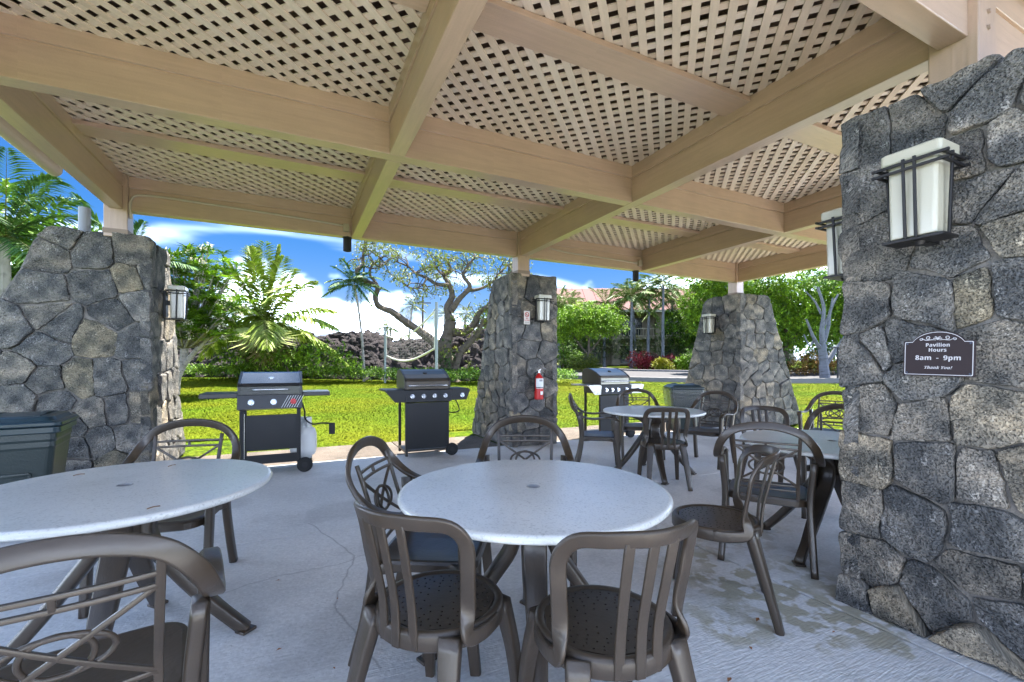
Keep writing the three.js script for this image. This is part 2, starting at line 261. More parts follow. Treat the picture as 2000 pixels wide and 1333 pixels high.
  const wm = std(lin(0.14, 0.112, 0.09), 0.9, { map: tex(512, (x, y) => 0.72 + fbm(x * 5, y * 5, 5, 3, 6) * 0.4 - sstep(0.6, 0.75, fbm(x * 14, y * 14, 14, 9, 4)) * 0.12), bumpMap: bump, bumpScale: 0.006 });
  const walk = new THREE.Group(); walk.name = 'walkway'; walk.userData = { kind: 'structure', label: 'weathered brownish concrete strip along the lawn edge', category: 'walkway' }; scene.add(walk);
  // poured in lengths; some pieces reach farther under the roof than others
  for (const [x0, x1, z0, z1] of [[-2.7, -0.62, -7.42, -6.31], [-0.608, 0.2, -7.45, -6.31], [0.212, 1.42, -7.44, -6.31], [1.432, 2.9, -7.46, -6.31], [3.75, 5.4, -7.6, -6.31], [5.412, 8.9, -7.64, -6.31]]) part('slab', boxUV(box(x1 - x0, 0.12, z1 - z0, (x0 + x1) / 2, -0.066, (z0 + z1) / 2, 0.008), 0.7, x0, z0), wm, walk);
  // asphalt road with a concrete kerb on the near side
  const curve = new THREE.CatmullRomCurve3([[3.5, 37], [6.2, 31.5], [10, 28.4], [16, 26.4], [28, 24.6], [60, 22], [120, 18]].map(p => { const [x, z] = ground2(...p); return V(x, 0, z); }));
  const ribbon = (off0, off1, lift, name, matr, thick) => {
    const n = 90, pos = [], idx = [], uv = [];
    for (let i = 0; i <= n; i++) { const p = curve.getPoint(i / n), t = curve.getTangent(i / n), nx = -t.z, nz = t.x; for (const [o, l] of thick ? [[off0, -0.1], [off0, lift], [off1, lift], [off1, -0.1]] : [[off0, lift], [off1, lift]]) { const x = p.x + nx * o, z = p.z + nz * o; pos.push(x, terrain(p.x + nx * off0, p.z + nz * off0) * (1 - (o - off0) / (off1 - off0)) + terrain(p.x + nx * off1, p.z + nz * off1) * ((o - off0) / (off1 - off0)) + l, z); uv.push(x / 2, z / 2); } }
    const w = thick ? 4 : 2; for (let i = 0; i < n; i++) for (let k = 0; k + 1 < w; k++) { const a = i * w + k, b = a + w; idx.push(a, b, a + 1, a + 1, b, b + 1); }
    const g = new THREE.BufferGeometry(); g.setAttribute('position', new THREE.Float32BufferAttribute(pos, 3)); g.setAttribute('uv', new THREE.Float32BufferAttribute(uv, 2)); g.setIndex(idx); g.computeVertexNormals(); return structure(name, g, matr);
  };
  const asph = std(lin(0.045, 0.043, 0.047), 0.9, { map: tex(256, (x, y) => 0.8 + fbm(x * 40, y * 40, 40, 3, 3) * 0.3), side: THREE.DoubleSide });
  ribbon(-4.4, 4.4, 0.13, 'road', asph); ribbon(4.4, 4.75, 0.26, 'kerb', std(lin(0.14, 0.136, 0.132), 0.9, { side: THREE.DoubleSide }), true); ribbon(-4.75, -4.4, 0.26, 'kerb', std(lin(0.14, 0.136, 0.132), 0.9, { side: THREE.DoubleSide }), true);
}

// ---------------------------------------------------------------- stone pillars
function clipHalf(poly, nx, ny, c) { const o = []; for (let i = 0; i < poly.length; i++) { const a = poly[i], b = poly[(i + 1) % poly.length], da = a[0] * nx + a[1] * ny - c, db = b[0] * nx + b[1] * ny - c; if (da <= 0) o.push(a); if ((da < 0 && db > 0) || (da > 0 && db < 0)) { const t = da / (da - db); o.push([a[0] + (b[0] - a[0]) * t, a[1] + (b[1] - a[1]) * t]); } } return o; }
function jitterSeeds(poly, sx, sy, seed) {
  const R = rng(seed), xs = poly.map(p => p[0]), ys = poly.map(p => p[1]), x0 = Math.min(...xs), x1 = Math.max(...xs), y0 = Math.min(...ys), y1 = Math.max(...ys), o = [];
  let y = y0, row = 0;
  while (y < y1 + sy * 0.3) { const hh = sy * (0.72 + R() * 0.6); let x = x0 - sx * R(); while (x < x1 + sx * 0.3) { const ww = sx * (0.6 + R() * 0.9); const p = [x + ww / 2 + (R() - 0.5) * sx * 0.15, y + hh / 2 + (R() - 0.5) * sy * 0.5]; if (inside(poly, p)) o.push(p); x += ww; } y += hh; row++; }
  return o;
}
function inside(poly, [x, y]) { let r = false; for (let i = 0, j = poly.length - 1; i < poly.length; j = i++) { const [xi, yi] = poly[i], [xj, yj] = poly[j]; if ((yi > y) !== (yj > y) && x < (xj - xi) * (y - yi) / (yj - yi) + xi) r = !r; } return r; }
// one face of a rubble wall: each stone a mesh of its own, bulging from the mortar bed
function stoneFace(parent, { origin, ax, up = V(0, 1, 0), n, poly, seeds, tones, proud = 0.05, gap = 0.014, fine = 1, seed = 1, extra }) {
  const R = rng(seed * 7919), warp = fine > 1 ? 0.034 : 0.03;
  seeds.forEach((s, si) => {
    let c = poly.map(p => p.slice());
    for (let k = 0; k < seeds.length && c.length; k++) if (k !== si) { const q = seeds[k], dx = q[0] - s[0], dy = q[1] - s[1], l = Math.hypot(dx, dy); if (l > 1.8 || l < 1e-6) continue; const nx = dx / l, ny = dy / l; c = clipHalf(c, nx, ny, nx * (s[0] + q[0]) / 2 + ny * (s[1] + q[1]) / 2 - gap * (0.05 + 0.95 * hash(Math.min(si, k), Math.max(si, k), seed))); }
    if (c.length < 3) return;
    let area = 0; for (let i = 0; i < c.length; i++) { const a = c[i], b = c[(i + 1) % c.length]; area += a[0] * b[1] - b[0] * a[1]; } area = Math.abs(area / 2);
    if (area < 0.0012) return;
    // subdivide and round the outline
    const step = fine > 1 ? 0.028 : 0.05, pts = [];
    for (let it = 0; it < 2; it++) { const o = []; for (let i = 0; i < c.length; i++) { const a = c[i], b = c[(i + 1) % c.length], l = Math.hypot(b[0] - a[0], b[1] - a[1]), cut = it ? 0.16 : Math.min(0.25, 0.012 / Math.max(l, 1e-4)); if (l < 1e-4) continue; o.push([lerp(a[0], b[0], cut), lerp(a[1], b[1], cut)], [lerp(a[0], b[0], 1 - cut), lerp(a[1], b[1], 1 - cut)]); } c = o; if (it === 0 && fine < 1) break; }
    for (let i = 0; i < c.length; i++) { const a = c[i], b = c[(i + 1) % c.length], l = Math.hypot(b[0] - a[0], b[1] - a[1]), m = Math.max(1, Math.round(l / step)); for (let k = 0; k < m; k++) { const x = lerp(a[0], b[0], k / m), y = lerp(a[1], b[1], k / m); pts.push([x + (noise3(x * 7 + 3, y * 7, seed, 33) - 0.5) * warp + (noise3(x * 24, y * 24, si, 3) - 0.5) * 0.016, y + (noise3(x * 7, y * 7 + 8, seed, 35) - 0.5) * warp + (noise3(x * 24, y * 24, si + 9, 5) - 0.5) * 0.016]); } }
    const N = pts.length, cx = pts.reduce((a, p) => a + p[0], 0) / N, cy = pts.reduce((a, p) => a + p[1], 0) / N;
    const high = proud * (0.5 + R() * 0.6) + (extra ? extra(s) : 0), tiltx = (R() - 0.5) * 0.1, tilty = (R() - 0.5) * 0.1, size = Math.sqrt(area);
    const rings = fine > 1 ? [[1.0, -0.06], [1.0, 0.72], [0.985, 0.94], [0.95, 1.0], [0.86, 1.0], [0.7, 1.0], [0.48, 1.0], [0.24, 1.0]] : fine < 1 ? [[1, -0.06], [1, 0.45], [0.9, 0.95], [0.5, 1.06]] : [[1, -0.06], [1, 0.72], [0.965, 0.97], [0.85, 1], [0.5, 1.0]];
    const pos = [], uv = [], idx = [], ou = R(), ov = R(), col = tones(R, s), cols = [];
    const put = (x, y, hgt, k) => {
      const amp = Math.min(0.026, size * 0.1), nz = hgt < 0 ? 0 : ((fbm3(x * 9, y * 9, si * 3.1, 5, 3) - 0.5) * 2 * amp + (fine > 1 ? (Math.abs(fbm3(x * 26, y * 26, si, 15, 2) - 0.5)) * -0.02 : 0)) * Math.min(1, hgt);
      const e = (hgt < 0 ? -0.05 : high * hgt) + nz + (hgt > 0 ? ((x - cx) * tiltx + (y - cy) * tilty) * Math.min(1, hgt) : 0);
      pos.push(origin.x + ax.x * x + up.x * y + n.x * e, origin.y + ax.y * x + up.y * y + n.y * e, origin.z + ax.z * x + up.z * y + n.z * e); uv.push(x + ou + e * 0.8, y + ov + e * 0.8); cols.push(...col);
    };
    for (const [k, hgt] of rings) for (const p of pts) put(cx + (p[0] - cx) * k, cy + (p[1] - cy) * k, hgt, k);
    put(cx, cy, 1.0, 0);
    const flip = V().crossVectors(ax, up).dot(n) < 0, tri = (a, b, d) => flip ? idx.push(a, d, b) : idx.push(a, b, d);
    let ar = 0; for (let i = 0; i < N; i++) ar += pts[i][0] * pts[(i + 1) % N][1] - pts[(i + 1) % N][0] * pts[i][1];
    const t2 = ar > 0 ? tri : (a, b, d) => tri(a, d, b);
    for (let r = 0; r + 1 < rings.length; r++) for (let i = 0; i < N; i++) { const a = r * N + i, b = r * N + (i + 1) % N; t2(a, b, a + N); t2(b, b + N, a + N); }
    const last = (rings.length - 1) * N; for (let i = 0; i < N; i++) t2(last + i, last + (i + 1) % N, rings.length * N);
    const g = new THREE.BufferGeometry(); g.setAttribute('position', new THREE.Float32BufferAttribute(pos, 3)); g.setAttribute('uv', new THREE.Float32BufferAttribute(uv, 2)); g.setAttribute('color', new THREE.Float32BufferAttribute(cols, 3)); g.setIndex(idx); g.computeVertexNormals();
    part('stone', g, M.stone, parent);
  });
}
const mix3 = (R, list) => { let t = R(); for (const [w, r, g, b] of list) { if ((t -= w) <= 0) { const k = 0.8 + R() * 0.42; return [r * k, g * k, b * k]; } } const l = list[0]; return [l[1], l[2], l[3]]; };
const tonesStone = R => mix3(R, [[0.42, 0.29, 0.275, 0.255], [0.26, 0.24, 0.232, 0.222], [0.18, 0.35, 0.315, 0.27], [0.14, 0.4, 0.345, 0.265]]);   // one quarry for all four pillars
// solid core of a wing: outline in (s, y) pushed back by `deep` metres
function coreGeo(origin, ax, dir, poly, deep) {
  const up = V(0, 1, 0), a = [], b = []; for (const [s, y] of poly) { const p = origin.clone().addScaledVector(ax, s).addScaledVector(up, y); a.push(p); b.push(p.clone().addScaledVector(dir, deep)); }
  const tris = [], n = a.length, q = (p1, p2, p3) => tris.push(p1.x, p1.y, p1.z, p2.x, p2.y, p2.z, p3.x, p3.y, p3.z);
  for (let i = 1; i < n - 1; i++) { q(a[0], a[i], a[i + 1]); q(b[0], b[i + 1], b[i]); }
  for (let i = 0; i < n; i++) { const j = (i + 1) % n; q(a[i], b[i], a[j]); q(a[j], b[i], b[j]); }
  const g = new THREE.BufferGeometry(); g.setAttribute('position', new THREE.Float32BufferAttribute(tris, 3)); g.computeVertexNormals(); return boxUV(g, 2);
}
const battered = (l0, l1, h, dir = 1) => [[0, 0], [0, h], [dir * l1 * 0.9, h], [dir * (l1 + 0.03), h - 0.14], [dir * (l1 + 0.12), h - 0.42], [dir * l0, 0]];
const ins = (poly, k) => { const cx = poly.reduce((a, p) => a + p[0], 0) / poly.length, cy = poly.reduce((a, p) => a + p[1], 0) / poly.length; return poly.map(([x, y]) => [x > cx ? x - k : x + k, y > cy ? y - k : (y < 0.01 ? -0.03 : y)]); };
const UX = V(1, 0, 0), UZ = V(0, 0, 1), NX = V(-1, 0, 0), NZ = V(0, 0, -1);
const TOP = 2.64;
{ // left corner pillar: wings run away to the left and outward over the lawn
  const t = thing('stone_pillar', 'dark lava-stone corner pillar of big irregular stones behind the left table and green bin', 'pillar');
  const front = battered(2.15, 0.9, TOP, -1).map(([s, y]) => [s, y]);
  const seeds = [[-2.15, 2.55], [-2.23, 2.37], [-1.9, 2.42], [-1.56, 2.46], [-2.3, 2.0], [-1.86, 2.07], [-1.56, 2.17], [-1.43, 2.21], [-2.5, 1.62], [-2.26, 1.74], [-2.15, 1.65], [-2.28, 1.42], [-1.87, 1.54], [-1.71, 1.79], [-1.52, 1.9], [-1.54, 1.51], [-2.49, 1.19], [-2.25, 1.06], [-2.0, 1.08], [-1.73, 1.09], [-1.51, 1.13], [-2.45, 0.9], [-2.18, 0.87], [-1.89, 0.74], [-1.67, 0.77], [-1.53, 0.77], [-2.05, 0.63], [-2.02, 0.38], [-1.83, 0.43], [-1.59, 0.45], [-1.72, 0.22], [-2.44, 0.55], [-2.23, 0.48], [-2.37, 0.26], [-2.02, 0.17], [-1.5, 0.15], [-1.85, 0.05], [-2.25, 0.05], [-2.75, 1.3], [-2.8, 0.85], [-2.75, 0.4], [-3.1, 0.6], [-3.1, 0.2], [-3.4, 0.25]].map(([a, b]) => [a + 1.4, b]);
  part('core', coreGeo(V(-1.44, 0, -6.145), UX, NZ, ins(front, 0.014), 0.8), M.mortar, t);
  const warm = new Set([18, 6, 12, 30]);
  let n = 0; stoneFace(t, { origin: V(-1.4, 0, -6.14), ax: UX, n: UZ, poly: front, seeds, tones: (R, s) => warm.has(seeds.indexOf(s)) ? [0.4, 0.345, 0.25] : tonesStone(R), proud: 0.05, gap: 0.012, fine: 2, seed: 3 });
  const side = battered(1.75, 0.86, TOP, 1);
  part('core', coreGeo(V(-1.44, 0, -6.12), NZ, NX, ins(side, 0.014), 0.75), M.mortar, t);
  stoneFace(t, { origin: V(-1.44, 0, -6.1), ax: NZ, n: UX, poly: side, seeds: jitterSeeds(side, 0.28, 0.3, 9), tones: tonesStone, proud: 0.045, gap: 0.011, seed: 4 });
}
{ // middle pillar
  const t = thing('stone_pillar', 'narrow stone pillar with the fire extinguisher, behind the centre table', 'pillar');
  const front = [[0, 0], [0, TOP], [0.8, TOP], [0.8, 0]], side = battered(1.75, 0.82, TOP, 1);
  part('core', coreGeo(V(2.99, 0, -6.14), NZ, UX, ins(side, 0.014), 0.72), M.mortar, t);
  stoneFace(t, { origin: V(2.95, 0, -6.14), ax: UX, n: UZ, poly: front, seeds: jitterSeeds(front, 0.27, 0.29, 14), tones: tonesStone, proud: 0.04, gap: 0.01, seed: 5 });
  stoneFace(t, { origin: V(2.99, 0, -6.1), ax: NZ, n: NX, poly: side, seeds: jitterSeeds(side, 0.25, 0.25, 23), tones: tonesStone, proud: 0.04, gap: 0.01, seed: 6 });
  stoneFace(t, { origin: V(3.71, 0, -6.1), ax: NZ, n: UX, poly: side, seeds: jitterSeeds(side, 0.4, 0.4, 24), tones: tonesStone, proud: 0.04, gap: 0.01, fine: 0.5, seed: 7 });
}
{ // right far corner pillar
  const t = thing('stone_pillar', 'pale stone corner pillar with sloping sides, behind the far table and right bin', 'pillar');
  const left = battered(1.6, 0.85, TOP, 1), right = battered(1.95, 0.92, TOP, 1);
  part('core', coreGeo(V(7.84, 0, -5.99), NZ, UX, ins(left, 0.014), 0.75), M.mortar, t); part('core', coreGeo(V(7.85, 0, -5.98), UX, NZ, ins(right, 0.014), 0.75), M.mortar, t);
  stoneFace(t, { origin: V(7.84, 0, -5.95), ax: NZ, n: NX, poly: left, seeds: jitterSeeds(left, 0.3, 0.27, 31), tones: tonesStone, proud: 0.045, gap: 0.011, seed: 8 });
  stoneFace(t, { origin: V(7.8, 0, -5.98), ax: UX, n: UZ, poly: right, seeds: jitterSeeds(right, 0.3, 0.27, 47), tones: tonesStone, proud: 0.045, gap: 0.011, seed: 9 });
}
{ // near right pillar, its side face turned to the viewer; the wing runs out past the frame
  const t = thing('stone_pillar', 'big near pillar of dark blue-grey lava stone carrying the brown hours sign', 'pillar');
  const H = 2.53, face = [[-0.5, 0], [-0.32, H - 0.4], [-0.1, H], [1.4, H], [1.4, 0]], inner = [[0, 0], [0, H], [0.95, H], [0.95, 0]];
  const seeds = [[1.31, 2.4], [1.08, 2.4], [0.95, 2.5], [0.85, 2.37], [0.78, 2.18], [0.9, 2.16], [1.29, 2.13], [0.86, 1.98], [1.24, 1.83], [0.93, 1.74], [0.75, 1.81], [0.77, 1.91], [1.29, 1.53], [1.05, 1.54], [0.88, 1.55], [0.78, 1.55], [1.32, 1.27], [1.22, 1.34], [1.14, 1.36], [0.79, 1.31], [1.07, 1.17], [1.27, 1.03], [1.05, 1.0], [0.85, 1.02], [1.3, 0.75], [1.03, 0.76], [0.84, 0.75], [0.75, 0.77], [1.31, 0.52], [1.1, 0.52], [0.84, 0.54], [1.28, 0.23], [0.83, 0.36], [1.0, 0.15], [0.77, 0.2], [1.33, 0.03], [1.16, 0.05], [0.88, 0.02]];
  for (const [a, b] of jitterSeeds([[-0.5, 0], [-0.32, H - 0.4], [-0.1, H], [0.68, H], [0.68, 0]], 0.28, 0.28, 77)) seeds.push([a, b]);
  part('core', coreGeo(V(2.655, 0, 0), NZ, UX, [[-0.46, -0.03], [-0.28, H - 0.43], [-0.06, H - 0.04], [1.36, H - 0.04], [1.36, -0.03]], 0.86), M.mortar, t);
  stoneFace(t, { origin: V(2.66, 0, 0), ax: NZ, n: NX, poly: face, seeds, tones: (R, s) => Math.abs(s[0] - 0.88) < 0.01 && s[1] > 1.5 && s[1] < 1.6 ? [0.4, 0.345, 0.25] : tonesStone(R), proud: 0.045, gap: 0.009, fine: 2, seed: 10, extra: s => s[1] < 0.1 ? 0.04 : 0 });
  stoneFace(t, { origin: V(2.62, 0, -1.36), ax: UX, n: NZ, poly: inner, seeds: jitterSeeds(inner, 0.3, 0.3, 61), tones: tonesStone, proud: 0.035, gap: 0.011, seed: 11 });
}
// ---------------------------------------------------------------- pavilion roof: beams, planks, lattice, deck
const US = [6.2, 3.65, 1.1], VS = [-1.7, 0.73, 3.15, 5.57, 8.0], B0 = 2.9, LAT = 3.262;
{
  const t = thing('pavilion_roof', 'beige painted timber pavilion roof with lattice ceiling panels between heavy beams', 'pavilion roof');
  let k = 0;
  const beam = (x0, x1, z0, z1) => {            // plan rectangle; a ledger board runs along the top, a groove below it
    const w = x1 - x0, d = z1 - z0, along = w > d, cx = (x0 + x1) / 2, cz = (z0 + z1) / 2, o = 0.014; k++;
    const lower = boxUV(box(w, 0.232, d, cx, B0 + 0.116, cz, 0.006), 1, k * 0.37, k * 0.21, !along), neck = boxUV(box(along ? w : w - 0.02, 0.016, along ? d - 0.02 : d, cx, B0 + 0.24, cz), 1, 0, 0, !along), up = boxUV(box(along ? w : w + o, 0.122, along ? d + o : d, cx, B0 + 0.309, cz, 0.004), 1, k * 0.17, k * 0.4, !along);
    part('beam', [fixUV(lower, along), fixUV(neck, along), fixUV(up, along)], M.paint, t);
  };
  function fixUV(g, along) { // grain along the member
    const p = g.attributes.position, n = g.attributes.normal, uv = g.attributes.uv; for (let i = 0; i < p.count; i++) { const a = along ? p.getX(i) : p.getZ(i), vert = Math.abs(n.getY(i)) > 0.6, b = vert ? (along ? p.getZ(i) : p.getX(i)) : p.getY(i); uv.setXY(i, a + k * 0.37, b + k * 0.23); } return g;
  }
  const W = 0.06, Pst = 0.1;
  for (const v of [VS[0], VS[2], VS[4]]) beam(v - W, v + W, -US[0] + Pst, -US[2] - Pst);
  for (const v of [VS[1], VS[3]]) { beam(v - W, v + W, -US[0] + W, -US[1] - W); beam(v - W, v + W, -US[1] + W, -US[2] - W); }
  for (const u of [US[0], US[2]]) for (const [a, b] of [[0, 2], [2, 4]]) beam(VS[a] + Pst, VS[b] - Pst, -u - W, -u + W);
  for (const [a, b] of [[0, 2], [2, 4]]) beam(VS[a] + W, VS[b] - W, -US[1] - W, -US[1] + W);
  for (const u of [US[0], US[2]]) for (const v of [VS[0], VS[2], VS[4]]) {
    const y0 = u === US[0] ? 2.6 : 2.48;
    const q = part('post', boxUV(box(0.2, 3.27 - y0, 0.2, v, (3.27 + y0) / 2, -u, 0.008), 1, 0, 0, true), M.paint, t); for (const dy of [0.42, 0.5]) { const b = cyl(0.014, 0.012, 0.012, 0, 0, 0, 6); b.rotateX(Math.PI / 2); b.translate(v, y0 + dy - (u === US[0] ? 0 : -0.05), -u + (u === US[0] ? 0.1 : 0.1)); part('bolt', b, M.paint, q); } part('collar', boxUV(box(0.214, 0.05, 0.214, v, y0 + 0.06, -u, 0.004)), std(lin(0.3, 0.22, 0.17), 0.7), q);
  }
  // flat planks across the middle of each bay, under the lattice
  for (let b = 0; b < 4; b++) for (let r = 0; r < 2; r++) { const u = (US[r] + US[r + 1]) / 2 + (r ? 0 : 0.06), x0 = VS[b] + W + 0.007, x1 = VS[b + 1] - W - 0.007; k++; part('plank', fixUV(boxUV(box(x1 - x0, 0.038, 0.23, (x0 + x1) / 2, LAT - 0.021, -u, 0.004)), true), M.paint, t); }
  // lattice: two layers of slats at 45 degrees; the ones nearest the viewer singly
  const pitch = 0.14 / Math.SQRT2, sw = 0.048, st = 0.009, R = rng(3), far = [];
  const mats = [M.slat, M.slat, M.slatB, M.slatC];
  const all = [];
  for (let b = 0; b < 4; b++) for (let r = 0; r < 2; r++) {
    const x0 = VS[b] + 0.05, x1 = VS[b + 1] - 0.05, z0 = -US[r] + 0.05, z1 = -US[r + 1] - 0.05;
    for (let layer = 0; layer < 2; layer++) {
      const dx = Math.SQRT1_2, dz = layer ? Math.SQRT1_2 : -Math.SQRT1_2, nx = -dz, nz = dx;      // lower layer runs away to the right
      const c = [[x0, z0], [x1, z0], [x0, z1], [x1, z1]].map(([x, z]) => x * nx + z * nz), c0 = Math.min(...c), c1 = Math.max(...c);
      for (let q = c0 + pitch * (0.3 + 0.2 * b + 0.1 * r); q < c1; q += pitch) {
        const off = q + (R() - 0.5) * 0.005; let t0 = -1e9, t1 = 1e9;
        for (const [p, dd, lo, hi] of [[nx * off, dx, x0, x1], [nz * off, dz, z0, z1]]) { const a = (lo - p) / dd, e = (hi - p) / dd; t0 = Math.max(t0, Math.min(a, e)); t1 = Math.min(t1, Math.max(a, e)); }
        if (t1 - t0 < 0.03) continue;
        const m = (t0 + t1) / 2, cx = nx * off + dx * m, cz = nz * off + dz * m;
        all.push({ cx, cz, len: t1 - t0, rot: Math.atan2(-dz, dx), y: LAT + 0.005 + layer * (st + 0.0015), near: Math.hypot(cx - 0.9, cz + 1.2), seen: !(r === 1 && (b === 0 ? cz > -2.2 : false)) });
      }
    }
  }
  all.sort((a, b) => a.near - b.near);
  all.forEach((s, i) => {
    const g = new THREE.BoxGeometry(s.len, st, sw), o = R() * 5, p = g.attributes.position, uv = g.attributes.uv; for (let j = 0; j < p.count; j++) uv.setXY(j, p.getX(j) + o, p.getZ(j) + o * 0.7);
    if (i < 300) { const m = part('slat', g, mats[Math.floor(R() * 4)], t); m.position.set(s.cx, s.y + (R() - 0.5) * 0.002, s.cz); m.rotation.y = s.rot + (R() - 0.5) * 0.008; }
    else { g.rotateY(s.rot); g.translate(s.cx, s.y, s.cz); far.push(g); }
  });
  const lm = part('lattice', far, M.slat, t); lm.userData.kind = 'stuff';
  // rafters and closed deck above; hipped roof over it
  for (let i = 0; i < 13; i++) part('rafter', boxUV(box(0.045, 0.14, 5.4, -1.6 + i * 0.8, 3.46, -3.65)), M.deck, t);
  const e = { x0: -2.12, x1: 9.0, z0: -6.95, z1: -0.45, y: 3.4 };
  { const a = [V(e.x0, e.y, e.z1), V(e.x1, e.y, e.z1), V(e.x1, e.y, e.z0), V(e.x0, e.y, e.z0)], r0 = V(1.2, 5.2, -3.7), r1 = V(5.7, 5.2, -3.7), up = V(0, 0.1, 0), tri = [], q = (...ps) => { for (const p of ps) tri.push(p.x, p.y, p.z); };
    const roof = (lift) => { const l = p => p.clone().addScaledVector(up, lift); const [A, B, C, D] = a.map(l), P = l(r0), Q = l(r1); q(A, B, Q, A, Q, P, C, D, P, C, P, Q, B, C, Q, D, A, P); }; roof(0); roof(1);
    for (let i = 0; i < 4; i++) { const p = a[i], s = a[(i + 1) % 4], p2 = p.clone().add(up), s2 = s.clone().add(up); q(p, s, s2, p, s2, p2); }
    const g = new THREE.BufferGeometry(); g.setAttribute('position', new THREE.Float32BufferAttribute(tri, 3)); g.computeVertexNormals(); part('roof_deck', boxUV(g), M.shingle, t); }
  // closing boards between the beams and the deck
  for (const [w, d, x, z] of [[9.9, 0.05, 3.15, -6.22], [9.9, 0.05, 3.15, -1.08], [0.05, 5.1, -1.72, -3.65], [0.05, 5.1, 8.02, -3.65]]) part('frieze_board', boxUV(box(w, 0.34, d, x, 3.45, z)), M.paint, t);
  // gutter and downspout on the left eave
  const gp = []; for (let i = 0; i <= 8; i++) { const a = Math.PI + i / 8 * Math.PI; gp.push([Math.cos(a) * 0.06, Math.sin(a) * 0.06]); }
  const sh = new THREE.Shape(); gp.forEach(([x, y], i) => i ? sh.lineTo(x, y) : sh.moveTo(x, y)); sh.lineTo(0.06, 0.05); sh.lineTo(-0.06, 0.05);
  const gut = new THREE.ExtrudeGeometry(sh, { depth: 5.3, bevelEnabled: false }); gut.translate(-2.1, 3.14, -5.88); part('gutter', boxUV(gut), M.pvc, t);
  part('downspout', [tube([V(-2.05, 2.95, -6.42), V(-2.05, 2.2, -6.42)], 0.052, 6, 14)], std(lin(0.3, 0.31, 0.33), 0.5), t);
  // conduits clipped to the inside of the eaves beam
  const zc = -6.2 + 0.06 + 0.014;
  part('conduit', tube([V(-1.585, 2.82, zc - 0.02), V(-1.585, 2.98, zc), V(-1.55, 3.06, zc), V(-1.44, 3.085, zc), V(-0.9, 3.08, zc), V(0, 3.055, zc), V(0.56, 3.03, zc)], 0.0135, 60, 8), M.pvc, t);
  part('junction_box', box(0.07, 0.1, 0.05, 0.6, 3.0, zc + 0.012, 0.006), M.pvc, t);
  part('conduit', tube([V(3.62, 3.08, zc), V(3.95, 3.05, zc), V(4.6, 3.04, zc), V(5.38, 3.02, zc)], 0.0135, 40, 8), M.pvc, t);
  part('junction_box', box(0.08, 0.1, 0.05, 5.44, 3.02, zc + 0.012, 0.006), M.pvc, t);
}
// ---------------------------------------------------------------- furniture
// round resin tables
function makeTable(label) {
  const t = thing('round_table', label, 'table', [0, 0, 0], 0, 'round patio tables');
  const prof = [[0.024, 0.7], [0.5, 0.7], [0.548, 0.702], [0.556, 0.708], [0.56, 0.718], [0.556, 0.727], [0.548, 0.7315], [0.54, 0.733], [0.024, 0.733], [0.022, 0.728], [0.022, 0.7]].map(([a, b]) => new THREE.Vector2(a, b));
  const g = new THREE.LatheGeometry(prof, 96), top = part('table_top', boxUV(g, 0.7, 0.3, 0.1), M.top, t);
  const ring = new THREE.LatheGeometry([[0.021, 0.69], [0.021, 0.7345], [0.027, 0.736], [0.03, 0.7335]].map(([a, b]) => new THREE.Vector2(a, b)), 32); part('umbrella_ring', ring, M.resinGrey, top); part('hole_plug', cyl(0.0205, 0.0205, 0.004, 0, 0.715, 0, 24), M.blackMatte, top);
  part('hub', [cyl(0.085, 0.075, 0.12, 0, 0.52, 0, 24), cyl(0.14, 0.16, 0.05, 0, 0.648, 0, 24), box(0.5, 0.03, 0.06, 0, 0.683, 0, 0.008), box(0.06, 0.03, 0.5, 0, 0.683, 0, 0.008)].map(q => boxUV(q)), M.resin, t);
  for (let k = 0; k < 4; k++) {
    const a = k * Math.PI / 2 + Math.PI / 4, c = Math.cos(a), s = Math.sin(a), side = V(-s, 0, c), at = (r, y) => V(c * r, y, s * r);
    part('leg', [bar([at(0.3, 0.694), at(0.2, 0.66), at(0.09, 0.59), at(0.085, 0.5), at(0.17, 0.36), at(0.31, 0.17), at(0.45, 0.012)], q => 0.055 + 0.045 * Math.sin(Math.PI * clamp(q * 1.1)), 0.052, side, 30), box(0.07, 0.014, 0.06, c * 0.45, 0.008, s * 0.45, 0.004)], M.resin, t);
  }
  return t;
}
